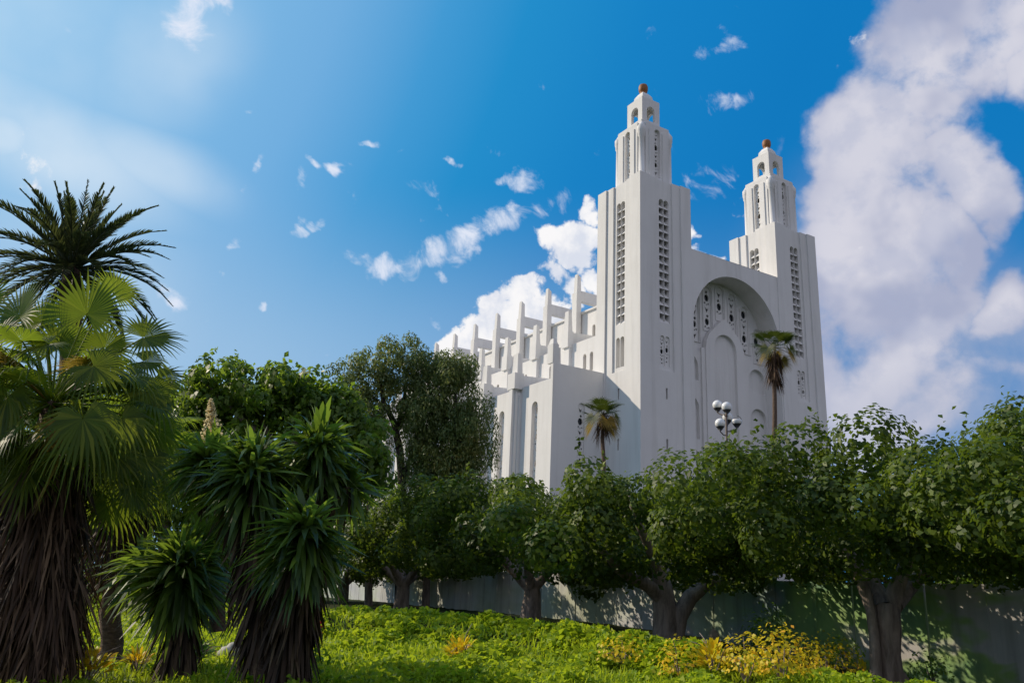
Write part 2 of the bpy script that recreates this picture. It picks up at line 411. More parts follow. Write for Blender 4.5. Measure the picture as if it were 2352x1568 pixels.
# ------------------------------------------------------------------ ground
_cr = np.array([-3.0, -0.40, -0.25, -0.09, 0.013, 0.118, 0.224, 0.383, 0.49, 0.62, 3.0])
_cv = np.array([30.0, 30.0, 22.5, 22.0, 21.0, 18.0, 16.0, 13.0, 11.0, 9.0, 8.0])
_cz = np.array([0.60, 0.60, 0.74, 0.72, 0.66, 0.56, 0.44, 0.36, 0.30, 0.18, 0.12])
_cb = np.array([0.6, 0.6, 0.55, 0.5, 0.5, 0.45, 0.30, -0.10, -0.25, -0.3, -0.3])
def sstep(a, b, x):
    t = np.clip((x - a) / (b - a), 0, 1); return t * t * (3 - 2 * t)
def gz(u, v):
    u = np.asarray(u, float); v = np.asarray(v, float)
    r = u / np.maximum(v, 2.0)
    vc = np.interp(r, _cr, _cv); zc = np.interp(r, _cr, _cz); zb = np.interp(r, _cr, _cb)
    t = np.clip((v - 4) / (vc - 4), 0, 1)
    front = zc * (0.34 * t + 0.66 * sstep(0.90, 1.0, t))
    back = zc + (zb - zc) * sstep(0, 4.5, v - vc)
    z = np.where(v < vc, front, back)
    return z * (1 - sstep(60, 90, v))
def wz(p):
    u, v = uv_of(p); return float(gz(u, v))

def hit(x, y):
    """where the sight line through (x, y) meets the ground; returns distance ahead"""
    d = ray(x, y)
    for v in np.arange(6.0, 60.0, 0.05):
        t = v / float(d @ _fh); p = np.array([0, 0, EYE]) + d * t
        if p[2] <= wz(p): return v
    return 60.0
def build_ground():
    def axis(dense, far):
        a = list(dense)
        for x in far: a.append(x)
        return np.array(sorted(a))
    us = axis(np.arange(-45, 45.1, 0.5), [-4000, -1500, -500, -200, -120, -80, -60, 60, 80, 120, 200, 500, 1500, 4000])
    vs = axis(np.arange(-4, 60.1, 0.5), [-2000, -500, -100, -30, -10, 65, 70, 75, 80, 85, 90, 120, 200, 400, 900, 2000, 5000])
    Ug, Vg = np.meshgrid(us, vs)
    Zg = gz(Ug, Vg)
    rng = np.random.default_rng(3)
    Zg += np.where((Vg > 3) & (Vg < 60), (rng.random(Zg.shape) - 0.5) * 0.06, 0)
    P = Ug[..., None] * _rt + Vg[..., None] * _fh
    P[..., 2] = Zg
    h, w = Ug.shape
    i = np.arange(h * w).reshape(h, w)
    Fc = np.stack([i[:-1, :-1], i[:-1, 1:], i[1:, 1:], i[1:, :-1]], -1).reshape(-1, 4)
    m, N, b, o = new_mat('soil_and_grass')
    g = N.node('ShaderNodeNewGeometry').outputs['Position']
    a = N.noise(g, 0.8, 6, 0.6); c = N.noise(g, 9.0, 5, 0.7)
    col = N.ramp(N.math('ADD', N.math('MULTIPLY', a, 0.6), N.math('MULTIPLY', c, 0.4)), [(0.3, (0.022, 0.02, 0.012)), (0.45, (0.03, 0.035, 0.012)), (0.62, (0.045, 0.07, 0.012)), (0.75, (0.08, 0.08, 0.035))])
    N.l.new(col, b.inputs['Base Color']); b.inputs['Roughness'].default_value = 0.95; b.inputs['Specular IOR Level'].default_value = 0.1
    bump(N, b, c, 0.6, 0.05)
    o_ = mesh_np('ground', P.reshape(-1, 3), Fc, m, smooth=True)
    tag(o_, 'grassy garden ground rising to a low bank', None, None, 'structure')
build_ground()

# ------------------------------------------------------------------ the church
CX, CY = 42.99, 50.08
ZO = EYE
church = empty('cathedral', (CX, CY, 0), 'white cathedral with two square towers, great arched front and rows of flying buttresses', 'cathedral')
W_ = M['stucco']
mF = lambda u, v, d: (u, d, v + ZO)

def arch_poly(cx, w, z0, z1, n=8):
    r = w / 2; zs = z1 - r
    return [(cx - r, z0), (cx + r, z0)] + [(cx + r * math.cos(math.pi * k / n), zs + r * math.sin(math.pi * k / n)) for k in range(n + 1)]
def circ(cx, cz, r, n=10, sq=1.0):
    return [(cx + r * math.cos(2 * math.pi * k / n), cz + r * sq * math.sin(2 * math.pi * k / n)) for k in range(n)]

def tracery(name, cx, w, z0, z1, mapf, d0, parent, seed=0, loc=(0, 0, 0)):
    """pierced white screen with dark glass behind it"""
    mb = MB(); rng = random.Random(seed)
    outer = arch_poly(cx, w, z0, z1)
    holes = []; z = z1 - 0.42 * w - 0.12; k = seed
    while z > z0 + 0.35 * w:
        kind = k % 4
        if kind == 0:
            r = 0.32 * w * rng.uniform(.8, 1.1); z -= 0.05
            holes.append(circ(cx, z - r * 0.5, r, 10, 1.25)); z -= r * 2.3
        elif kind == 1:
            r = 0.125 * w
            holes += [circ(cx - 0.25 * w, z, r, 6), circ(cx + 0.24 * w, z - 0.05, r * 0.9, 6), circ(cx + 0.0 * w, z - 0.16 * w, r * 0.7, 5)]; z -= 0.42 * w
        elif kind == 2:
            r = 0.2 * w
            holes.append([(cx - 0.3 * w, z), (cx, z - 0.62 * w), (cx + 0.3 * w, z), (cx + .05 * w, z - .22 * w)]); z -= 0.95 * w
        else:
            holes.append(circ(cx + rng.uniform(-.1, .1) * w, z, 0.16 * w, 8)); z -= 0.42 * w
        k += 1
    holes = [h for h in holes if min(p[1] for p in h) > z0 + 0.05]
    mb.panel(outer, holes, mapf, d0, d0 + 0.12, 0)
    mb.sheet(outer, mapf, d0 + 0.2, 1)
    return mb.build(name, [W_, M['glass']], parent, loc)

def louvre(name, cx, w, z0, z1, mapf, d0, parent, n=15):
    mb = MB()
    outer = arch_poly(cx, w, z0, z1)
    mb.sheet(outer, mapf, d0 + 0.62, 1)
    h = (z1 - 0.1 - z0) / n
    for k in range(n):
        zb = z0 + k * h
        x0, x1 = cx - w / 2 - 0.02, cx + w / 2 + 0.02
        pr = [(d0 + 0.03, zb), (d0 + 0.12, zb - 0.0), (d0 + 0.55, zb + h * 0.66), (d0 + 0.46, zb + h * 0.70)]
        vs = [mapf(x0, z, d) for d, z in pr] + [mapf(x1, z, d) for d, z in pr]
        mb.add(vs, [(0, 1, 5, 4), (1, 2, 6, 5), (2, 3, 7, 6), (3, 0, 4, 7), (0, 1, 2, 3), (4, 5, 6, 7)], 0)
    return mb.build(name, [W_, M['void']], parent)

def build_tower(ox, seed, wlabel=None):
    S = 6.0; H = 35.95
    maps = [lambda u, v, d: (u, d, v + ZO), lambda u, v, d: (d, u, v + ZO), lambda u, v, d: (S - d, u, v + ZO), lambda u, v, d: (u, S - d, v + ZO)]
    mb = MB()
    c0, c1 = 1.2, 4.8; a, b = 2.1, 3.9
    LW = 0.57; LC = (2.71, 3.29); i1, i2 = 0.15, 0.30
    for x0 in (0, c1):
        for y0 in (0, c1): mb.box(x0, x0 + 1.2, y0, y0 + 1.2, 0, H + ZO)
    for k, mp in enumerate(maps):
        # lower field with slits, upper fields, middle field with the paired openings
        slits = []
        if k != 3: slits = [[(2.9, z), (3.1, z), (3.1, z + 0.95), (2.9, z + 0.95)] for z in (15.75, 11.45)]
        mb.panel([(c0, -ZO), (c1, -ZO), (c1, 18.2), (c0, 18.2)], slits, mp, i1, i1 + 0.5)
        for (p, q) in ((c0, a), (b, c1)):
            mb.panel([(p, 18.2), (q, 18.2), (q, H), (p, H)], [], mp, i1, i1 + 0.3, edge=True)
        holes = []
        for cx in LC:
            holes += [arch_poly(cx, LW, 22.5, 34.1), arch_poly(cx, LW - 0.05, 18.6, 21.3)]
        mb.panel([(a, 18.2), (b, 18.2), (b, H), (a, H)], holes, mp, i2, i2 + 0.6)
        mb.sheet([(a, 18.2 - 0.001), (b, 18.2 - 0.001), (b, 18.2), (a, 18.2)], mp, i1)
        mb.add([mp(a, 18.2, i1), mp(b, 18.2, i1), mp(b, 18.2, i2), mp(a, 18.2, i2)], [(0, 1, 2, 3)])
    mb.box(0.305, S - 0.305, 0.305, S - 0.305, H + ZO - 0.3, H + ZO - 0.004)
    for mp in maps:
        for (p, q) in ((c0, a), (b, c1)): mb.add([mp(p, H - 0.004, i1), mp(q, H - 0.004, i1), mp(q, H - 0.004, 0.31), mp(p, H - 0.004, 0.31)], [(0, 1, 2, 3)])
    t = mb.build('tower', [W_], church, (ox, 0, 0))
    for k, mp in enumerate(maps):
        for j, cx in enumerate(LC):
            louvre('louvre_window', cx, LW, 22.5, 34.1, mp, i2, t)
            if k == 1:
                m2 = MB(); m2.sheet(arch_poly(cx, LW - .05, 18.6, 21.3), mp, i2 + 0.45, 0); m2.build('blind_lancet', [W_], t)
            else:
                tracery('lancet_window', cx, LW - 0.05, 18.6, 21.3, mp, i2 + 0.12, t, seed + j + k)
        if k != 3:
            for z in (15.75, 11.45):
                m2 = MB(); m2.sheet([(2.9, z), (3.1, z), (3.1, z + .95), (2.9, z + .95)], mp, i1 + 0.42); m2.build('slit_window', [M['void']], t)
    # belfry: cross plan with a column in every corner notch
    hb, nt = 1.95, 0.55; c = 3.0; z0, z1 = H, 41.95
    bb = MB(); q = hb - nt
    fm = [lambda u, v, d: (c + u, c - hb + d, v + ZO), lambda u, v, d: (c - hb + d, c + u, v + ZO), lambda u, v, d: (c + hb - d, c + u, v + ZO), lambda u, v, d: (c + u, c + hb - d, v + ZO)]
    for mp in fm:
        bb.panel([(-q, z0), (q, z0), (q, z1), (-q, z1)], [arch_poly(0, 0.68, 36.6, 41.6)], mp, 0, 0.5)
        for sgn in (-1, 1):
            bb.add([mp(sgn * q, z0, 0), mp(sgn * q, z0, nt), mp(sgn * q, z1, nt), mp(sgn * q, z1, 0)], [(0, 1, 2, 3)])
    # setback strips beside each face, rounded shoulders and roof slabs
    zt = z1 + ZO
    bb.add([(c - q, c - hb, zt), (c + q, c - hb, zt), (c + q, c - q, zt), (c + hb, c - q, zt), (c + hb, c + q, zt), (c + q, c + q, zt), (c + q, c + hb, zt), (c - q, c + hb, zt), (c - q, c + q, zt), (c - hb, c + q, zt), (c - hb, c - q, zt), (c - q, c - q, zt)], [tuple(range(12))])
    bb.box(c - 1.68, c + 1.68, c - 1.68, c + 1.68, 41.3 + ZO, 42.28 + ZO, 0)
    bb.box(c - 1.62, c + 1.62, c - 1.62, c + 1.62, 42.28 + ZO, 42.5 + ZO, 0, 0.3, 0.3)
    for sx in (-1, 1):
        for (x, y) in ((c + sx * hb, c), (c, c + sx * hb)):
            if y == c: bb.box(min(x, x + sx * .1), max(x, x + sx * .1), c - 1.05, c - 0.55, z0 + ZO, 41.4 + ZO); bb.box(min(x, x + sx * .1), max(x, x + sx * .1), c + 0.55, c + 1.05, z0 + ZO, 41.4 + ZO)
            else: bb.box(c - 1.05, c - 0.55, min(y, y + sx * .1), max(y, y + sx * .1), z0 + ZO, 41.4 + ZO); bb.box(c + .55, c + 1.05, min(y, y + sx * .1), max(y, y + sx * .1), z0 + ZO, 41.4 + ZO)
    bb.build('belfry', [W_], t)
    for k, mp in enumerate(fm): tracery('belfry_window', 0, 0.68, 36.6, 41.6, mp, 0.25, t, seed + 3 * k)
    for sx in (-1, 1):
        for sy in (-1, 1):
            cb = MB(); cc = (c + sx * (hb - 0.33), c + sy * (hb - 0.33), 0)
            cb.lathe(cc, [(0.31, z0 + ZO), (0.28, 40.4 + ZO), (0.36, 40.55 + ZO), (0.36, 40.8 + ZO), (0.42, 41.0 + ZO), (0.42, 41.5 + ZO), (0.25, 41.75 + ZO), (0.12, 42.0 + ZO)], 12)
            cb.build('corner_column', [W_], t)
    # lantern with an arched opening on every side
    lb = MB(); hl = 1.08; z0, z1 = 42.5, 45.3
    lm = [lambda u, v, d: (c + u, c - hl + d, v + ZO), lambda u, v, d: (c - hl + d, c + u, v + ZO), lambda u, v, d: (c + hl - d, c + u, v + ZO), lambda u, v, d: (c + u, c + hl - d, v + ZO)]
    for mp in lm:
        lb.panel([(-hl, z0), (hl, z0), (hl, z1), (-hl, z1)], [arch_poly(0, 0.98, 42.9, 44.5)], mp, 0, 0.28)
        lb.panel([(-hl + .28, z0), (hl - .28, z0), (hl - .28, z1), (-hl + .28, z1)], [arch_poly(0, 0.98, 42.9, 44.5)], mp, 0.28, 0.28)
    lb.box(c - hl + .02, c + hl - .02, c - hl + .02, c + hl - .02, 45.0 + ZO, 45.3 + ZO)
    lb.box(c - .98, c + .98, c - .98, c + .98, 45.3 + ZO, 45.52 + ZO, 0, 0.26, 0.26)
    lb.box(c - .66, c + .66, c - .66, c + .66, 45.52 + ZO, 46.0 + ZO, 0, 0.06, 0.06)
    lb.box(c - .6, c + .6, c - .6, c + .6, 46.0 + ZO, 46.4 + ZO, 0, 0.25, 0.25)
    lb.build('lantern', [W_], t)
    fb = MB()
    fb.lathe((c, c, 46.4 + ZO), [(0.36, 0), (0.34, 0.2), (0.41, 0.28), (0.45, 0.5), (0.45, 0.82), (0.38, 1.0), (0.22, 1.1), (0.04, 1.14)], 16)
    fb.build('finial', [M['terra']], t)
    return t

build_tower(0.0, 1)
build_tower(17.3, 2)

def build_front():
    C = 11.65; R_ = 5.5; zs = 23.1; top = 30.1
    mb = MB()
    arc = [(C + R_ * math.cos(math.pi * k / 40), zs + R_ * math.sin(math.pi * k / 40)) for k in range(41)]
    outer = [(6.0, -ZO), (6.0, top), (17.3, top), (17.3, -ZO), (C + R_, -ZO)] + arc + [(C - R_, -ZO)]
    mb.panel(outer, [], mF, 0.08, 0.08)
    edge = [(C + R_, -ZO)] + arc + [(C - R_, -ZO)]
    mb.add([mF(u, v, 0.08) for u, v in edge] + [mF(u, v, 2.4) for u, v in edge], [(i, i + 1, len(edge) + i + 1, len(edge) + i) for i in range(len(edge) - 1)])
    mb.box(6.0, 17.3, 0.08, 3.2, top - 0.02 + ZO, top + ZO)
    mb.panel([(6.0, 22), (17.3, 22), (17.3, top), (6.0, top)], [], mF, 3.2, 3.2)
    # back of the recess: plain below with blind niches, pierced windows above
    niches = []
    for s in (-1, 1):
        for (za, zb) in ((18.6, 20.95), (13.3, 17.15), (8.6, 12.5)): niches.append(arch_poly(C + s * 4.3, 2.1, za, zb, 12))
    mb.panel([(C - 5.6, -ZO), (C + 5.6, -ZO), (C + 5.6, 21.4), (C - 5.6, 21.4)], niches, mF, 1.9, 2.3)
    for q in niches: mb.sheet(q, mF, 2.22)
    mb.add([mF(C - 5.6, 21.4, 1.9), mF(C + 5.6, 21.4, 1.9), mF(C + 5.6, 21.4, 2.3), mF(C - 5.6, 21.4, 2.3)], [(0, 1, 2, 3)])
    tops = {0: (24.9, 28.35), 1: (23.6, 28.0), 2: (22.3, 27.0), 3: (21.6, 25.0)}
    holes = []; info = []
    for k in range(-3, 4):
        zb, zt = tops[abs(k)]; cx = C + 1.62 * k
        holes.append(arch_poly(cx, 0.92, zb, zt)); info.append((cx, zb, zt))
    mb.panel([(C - 5.6, 21.4), (C + 5.6, 21.4), (C + 5.6, 28.7), (C - 5.6, 28.7)], holes, mF, 2.2, 2.5)
    # raised moulding round each window
    for cx, zb, zt in info:
        o1 = arch_poly(cx, 1.3, zb, zt + 0.2); h1 = arch_poly(cx, 1.1, zb + 0.02, zt + 0.1)
        mb.panel(o1, [h1], mF, 2.12, 2.2, edge=True)
    f = mb.build('west_front', [W_], church)
    f.name = 'front_wall'
    for i, (cx, zb, zt) in enumerate(info): tracery('tracery_window', cx, 0.92, zb, zt, mF, 2.3, f, 5 + 3 * i)
    g = MB()
    half = [(2.5, -ZO), (2.5, 21.7), (2.35, 22.5), (1.95, 23.3), (0.3, 24.85), (0.0, 24.95)]
    poly = [(C + x, z) for x, z in half] + [(C - x, z) for x, z in reversed(half[:-1])]
    ar = arch_poly(C, 2.8, 2.0, 23.45, 20)
    g.panel(poly, [ar], mF, 1.65, 1.95)
    n = len(poly)
    g.add([mF(u, v, 1.65) for u, v in poly] + [mF(u, v, 2.15) for u, v in poly], [(i, (i + 1) % n, n + (i + 1) % n, n + i) for i in range(n)])
    g.sheet(ar, mF, 1.95)
    for s in (-1, 1):
        x0, x1 = sorted((C + s * 2.5, C + s * 2.95))
        g.box(x0 + (0.003 if s > 0 else 0), x1 - (0.003 if s < 0 else 0), 1.75, 1.898, 0, 21.75 + ZO)
    g.build('gabled_portal_panel', [W_], f)
build_front()

YE = 58.5
Y0, BAY, NB = 9.6, 5.4, 9
CM = 23.3     # mirror line: x -> CM - x
def mir(x, s): return x if s > 0 else CM - x
def mY(s): return lambda u, v, d: (mir(u, s), d, v + ZO)
def build_body():
    nb = MB()
    for s in (1, -1):
        mp = lambda u, v, d: (mir(5.1 + d, s), u, v + ZO)
        holes = []
        for k in range(NB):
            yc = Y0 - BAY / 2 + k * BAY + 0.2
            for dy in (-0.55, 0.55): holes.append(arch_poly(yc + dy, 0.5, 24.6, 26.0))
        nb.panel([(3.2, 20), (YE, 20), (YE, 27.6), (3.2, 27.6)], holes, mp, 0, 0.4)
        for q in holes: nb.sheet(q, mp, 0.35, 1)
    x0, x1 = 4.9, CM - 4.9
    nb.box(x0, x1, 3.2, YE + .2, 27.6 + ZO, 27.78 + ZO)
    nb.prism([(5.4, 27.78), (CM - 5.4, 27.78), (CM / 2, 28.7)], lambda u, v, d: (u, d, v + ZO), 3.2, YE, 2)
    nb.box(5.1, CM - 5.1, YE - .3, YE, 0, 27.6 + ZO)
    nb.build('nave', [W_, M['glass'], M['roofgrey']], church)
    for s in (1, -1):
        ab = MB(); wins = []
        # inner aisle: wall in the plane of the tower flank, lean-to roof
        mp = lambda u, v, d: (mir(0.0 + d, s), u, v + ZO)
        holes = []
        for k in range(NB):
            yc = Y0 - BAY / 2 + k * BAY + 0.25
            for dy in (-0.5, 0.5): holes.append(arch_poly(yc + dy, 0.48, 19.0, 20.75))
        ab.panel([(6.0, 16), (YE - 1, 16), (YE - 1, 22.1), (6.0, 22.1)], holes, mp, 0.0, 0.45)
        for q in holes: ab.sheet(q, mp, 0.4, 1)
        X = lambda x: mir(x, s)
        z = lambda v: v + ZO
        y1, y2 = 6.0, YE - 1
        ab.add([(X(0), y1, z(22.1)), (X(0), y2, z(22.1)), (X(2.95), y2, z(23.5)), (X(2.95), y1, z(23.5)), (X(5.2), y2, z(23.5)), (X(5.2), y1, z(23.5))], [(0, 1, 2, 3), (3, 2, 4, 5)])
        ab.add([(X(0), y2, z(-1)), (X(5.2), y2, z(-1)), (X(5.2), y2, z(23.5)), (X(2.95), y2, z(23.5)), (X(0), y2, z(22.1))], [(0, 1, 2, 3, 4)])
        a = ab.build('inner_aisle', [W_, M['glass']], church)
        ob = MB()
        mp = lambda u, v, d: (mir(-5.3 + d, s), u, v + ZO)
        holes = []
        for k in range(NB):
            yc = 7.5 + k * BAY
            holes.append(arch_poly(yc, 0.9, 4.0, 15.5))
        ob.panel([(4.9, -ZO), (YE - 2, -ZO), (YE - 2, 17.1), (4.9, 17.1)], holes, mp, 0, 0.55)
        y1, y2 = 5.25, YE - 2
        ob.add([(X(-5.3), y1, z(17.1)), (X(-5.3), y2, z(17.1)), (X(-2.3), y2, z(18.42)), (X(-2.3), y1, z(18.42)), (X(0.05), y2, z(18.42)), (X(0.05), y1, z(18.42))], [(0, 1, 2, 3), (3, 2, 4, 5)])
        ob.add([(X(-5.3), y2, z(-1.6)), (X(0.05), y2, z(-1.6)), (X(0.05), y2, z(18.42)), (X(-2.3), y2, z(18.42)), (X(-5.3), y2, z(17.1))], [(0, 1, 2, 3, 4)])
        # end wall facing the front, with one tall traceried window
        mp2 = lambda u, v, d: (mir(u, s), 4.9 + d, v + ZO)
        hw = arch_poly(-2.28, 0.72, 3.0, 15.4)
        ob.panel([(-5.3, -ZO), (0.15, -ZO), (0.15, 18.3), (-5.3, 18.3)], [hw], mp2, 0, 0.5)
        ob.box(min(X(-5.3), X(0.15)), max(X(-5.3), X(0.15)), 4.9, 5.25, z(18.3), z(18.42))
        ob.add([(X(-5.3), 4.9, z(17.1)), (X(-5.3), 5.25, z(17.1)), (X(-5.3), 5.25, z(18.3)), (X(-5.3), 4.9, z(18.3))], [(0, 1, 2, 3)])
        o = ob.build('outer_aisle', [W_], church)
        tracery('end_window', -2.28, 0.72, 3.0, 15.4, mp2, 0.15, o, 2)
        for k, q in enumerate(holes): tracery('aisle_window', 7.5 + k * BAY, 0.9, 4.0, 15.5, mp, 0.32, o, k)
        cp = MB()
        xs = sorted((X(-5.35), X(-4.75)))
        cp.box(xs[0], xs[1], 4.93, 5.75, z(18.42), z(20.1)); cp.box(xs[0] + .05, xs[1] - .05, 4.98, 5.7, z(20.1), z(20.6), 0, 0.1, 0.16)
        xs = sorted((X(-4.75), X(-4.45))); cp.box(xs[0], xs[1], 5.03, 5.65, z(18.42), z(19.9), 0, 0, .1)
        cp.build('corner_pinnacle', [W_], o)
build_body()

def build_frames():
    z = lambda v: v + ZO
    for k in range(NB):
        yf = Y0 + k * BAY; th = 0.95
        fr = MB(); fr.box(4.98, CM - 4.98, yf + 0.1, yf + 0.65, z(29.0), z(30.15))
        root = fr.build('buttress_frame', [W_], church)
        for s in (1, -1):
            X = lambda a, b: sorted((mir(a, s), mir(b, s)))
            # upper post
            p = MB(); a, b = X(4.35, 4.95); p.box(a, b, yf + .05, yf + .85, z(23.3), z(29.9))
            a, b = X(4.42, 4.95)
            xl, xr = mir(4.42, s), mir(4.95, s)
            p.add([(xl, yf + .11, z(29.9)), (xr, yf + .11, z(29.9)), (xr, yf + .7, z(29.9)), (xl, yf + .7, z(29.9)), (xl + .05 * s, yf + .15, z(31.95)), (xr - .05 * s, yf + .15, z(31.65)), (xr - .05 * s, yf + .62, z(31.65)), (xl + .05 * s, yf + .62, z(31.95))],
                  [(4, 5, 6, 7), (0, 1, 5, 4), (1, 2, 6, 5), (2, 3, 7, 6), (3, 0, 4, 7)])
            p.build('upper_pinnacle', [W_], root)
            # middle post, box and fin on the lean-to roof
            p = MB(); a, b = X(-0.34, 0.04); p.box(a, b, yf + .05, yf + .8, z(18.3), z(21.8))
            a, b = X(-0.52, 0.1); p.box(a, b, yf, yf + 1.05, z(21.8), z(23.35), 0)
            a, b = X(-0.46, 0.04)
            xl, xr = mir(-0.46, s), mir(0.04, s)
            p.add([(xl, yf + .06, z(23.35)), (xr, yf + .06, z(23.35)), (xr, yf + .85, z(23.35)), (xl, yf + .85, z(23.35)), (xl + .05, yf + .15, z(25.35)), (xr - .1, yf + .15, z(25.2)), (xr - .1, yf + .7, z(25.2)), (xl + .05, yf + .7, z(25.35))],
                  [(4, 5, 6, 7), (0, 1, 5, 4), (1, 2, 6, 5), (2, 3, 7, 6), (3, 0, 4, 7)])
            p.build('middle_pinnacle', [W_], root)
            p = MB(); p.prism([(0.1, 21.95), (3.0, 23.44), (3.0, 23.52), (0.1, 23.3)], mY(s), yf + .12, yf + .65); p.build('flying_arm', [W_], root)
            # outer post over its stepped pilaster
            p = MB()
            for j, (xo, dy0, dy1) in enumerate(((-5.58, 0.0, 1.15), (-5.86, 0.16, 1.0), (-6.12, 0.32, 0.85))):
                a, b = X(xo, -5.29); p.box(a, b, yf + dy0, yf + dy1, 0, z(16.9 - 0.25 * (2 - j)))
            a, b = X(-6.15, -5.2); p.box(a, b, yf - .05, yf + 1.15, z(16.9), z(18.35), 0)
            a, b = X(-5.85, -5.3); p.box(a, b, yf + .05, yf + .95, z(18.35), z(20.2), 0, 0.06, 0.1)
            p.build('outer_buttress', [W_], root)
            p = MB(); p.prism([(-5.2, 17.0), (-2.3, 18.36), (-2.3, 18.44), (-5.2, 18.2)], mY(s), yf + .12, yf + .65); p.build('flying_arm', [W_], root)
build_frames()
# ------------------------------------------------------------------ foliage tools
def leaf_quads(P, Nrm, size, rng, aspect=0.55, up=None, fold=0.25):
    """diamond leaves, folded on the midrib: positions, facing, lengths"""
    n = len(P)
    Nrm = Nrm / (np.linalg.norm(Nrm, axis=1, keepdims=True) + 1e-9)
    t = rng.normal(size=(n, 3)) if up is None else up + rng.normal(size=(n, 3)) * 0.35
    t -= (t * Nrm).sum(1, keepdims=True) * Nrm
    t /= np.linalg.norm(t, axis=1, keepdims=True) + 1e-9
    b = np.cross(Nrm, t)
    L = np.asarray(size).reshape(-1, 1) if np.ndim(size) else np.full((n, 1), size)
    w = L * aspect * 0.5
    base = P - t * L * 0.5; tip = P + t * L * 0.5 - Nrm * L * 0.12
    l = P - b * w + Nrm * w * fold; r = P + b * w + Nrm * w * fold
    V = np.stack([base, l, tip, r], 1).reshape(-1, 3)
    F = np.arange(n * 4).reshape(n, 4)
    return V, F

def strip_leaves(base, dirv, length, width, rng, droop=0.5, segs=4, nrm=None):
    """sword leaves as bent strips, vectorised"""
    n = len(base); d = dirv / (np.linalg.norm(dirv, axis=1, keepdims=True) + 1e-9)
    side = np.cross(d, np.array([0, 0, 1.0])); ln = np.linalg.norm(side, axis=1, keepdims=True)
    alt = rng.normal(size=(n, 3)); side = np.where(ln < 0.15, np.cross(d, alt), side)
    side /= np.linalg.norm(side, axis=1, keepdims=True) + 1e-9
    tw = rng.uniform(-0.7, 0.7, (n, 1)); side = side * np.cos(tw) + np.cross(d, side) * np.sin(tw)
    L = np.asarray(length).reshape(-1, 1) * np.ones((n, 1)); Wd = np.asarray(width).reshape(-1, 1) * np.ones((n, 1)); dr = np.asarray(droop).reshape(-1, 1) * np.ones((n, 1))
    prof = [0.6, 1.0, 0.9, 0.6, 0.05] if segs == 4 else list(np.sin(np.linspace(0.35, 3.05, segs + 1)))
    pts = []
    for k in range(segs + 1):
        s = k / segs
        p = base + d * L * s; p = p - np.array([0, 0, 1.0]) * (dr * L * s ** 2.2)
        w = Wd * prof[k] * 0.5
        pts += [p - side * w, p + side * w]
    V = np.stack(pts, 1).reshape(-1, 3); m = 2 * (segs + 1)
    o = (np.arange(n) * m)[:, None, None]
    q = np.array([[2 * k, 2 * k + 1, 2 * k + 3, 2 * k + 2] for k in range(segs)])[None]
    return V, (o + q).reshape(-1, 4)

def cat_meshes(parts):
    V = []; F = []; b = 0
    for v, f in parts:
        V.append(v); F.append(f + b); b += len(v)
    return np.concatenate(V), np.concatenate(F)

def sphere_dirs(n, rng):
    d = rng.normal(size=(n, 3)); return d / np.linalg.norm(d, axis=1, keepdims=True)

def crown_leaves(clumps, per, size, rng, aspect=0.6, hang=0.0, outward=0.9, flat=0.8, shell=0.55, jit=0.45):
    """clumps: (x,y,z,r); leaves on and in each clump, facing outwards and up"""
    Ps = []; Ns = []
    for (x, y, z, r) in clumps:
        n = max(8, int(per * (r / 0.6) ** 2))
        d = sphere_dirs(n, rng)
        rr = r * (shell + (1.05 - shell) * rng.random((n, 1)) ** 0.6) * (1 + 0.18 * np.sin(d[:, :1] * 5 + x * 3) * np.sin(d[:, 1:2] * 6 + z * 5))
        q = np.array([x, y, z]) + d * rr * np.array([1, 1, flat])
        if hang: q[:, 2] -= rng.random(n) ** 2 * hang
        Ps.append(q); Ns.append(d * outward + np.array([0, 0, 0.4]) + rng.normal(size=(n, 3)) * jit)
    P = np.concatenate(Ps); Nn = np.concatenate(Ns)
    sz = size * rng.uniform(0.65, 1.25, len(P))
    up = np.tile(np.array([0, 0, -1.0]), (len(P), 1)) if hang else None
    return leaf_quads(P, Nn, sz, rng, aspect, up)

def shoots(starts, rng, L, size, n=10, aspect=0.6, lean=0.4):
    """little leafy shoots that break the outline"""
    Ps = []; Ns = []
    for s in starts:
        d = np.array([rng.normal() * lean, rng.normal() * lean, 1.0]); d /= np.linalg.norm(d); l = L * rng.uniform(0.5, 1.2)
        t = np.linspace(0, 1, n)[:, None]
        Ps.append(np.array(s) + d * t * l + rng.normal(size=(n, 3)) * 0.07)
        Ns.append(rng.normal(size=(n, 3)) + np.array([0, 0, 0.5]))
    P = np.concatenate(Ps); return leaf_quads(P, np.concatenate(Ns), size * rng.uniform(.7, 1.2, len(P)), rng, aspect)

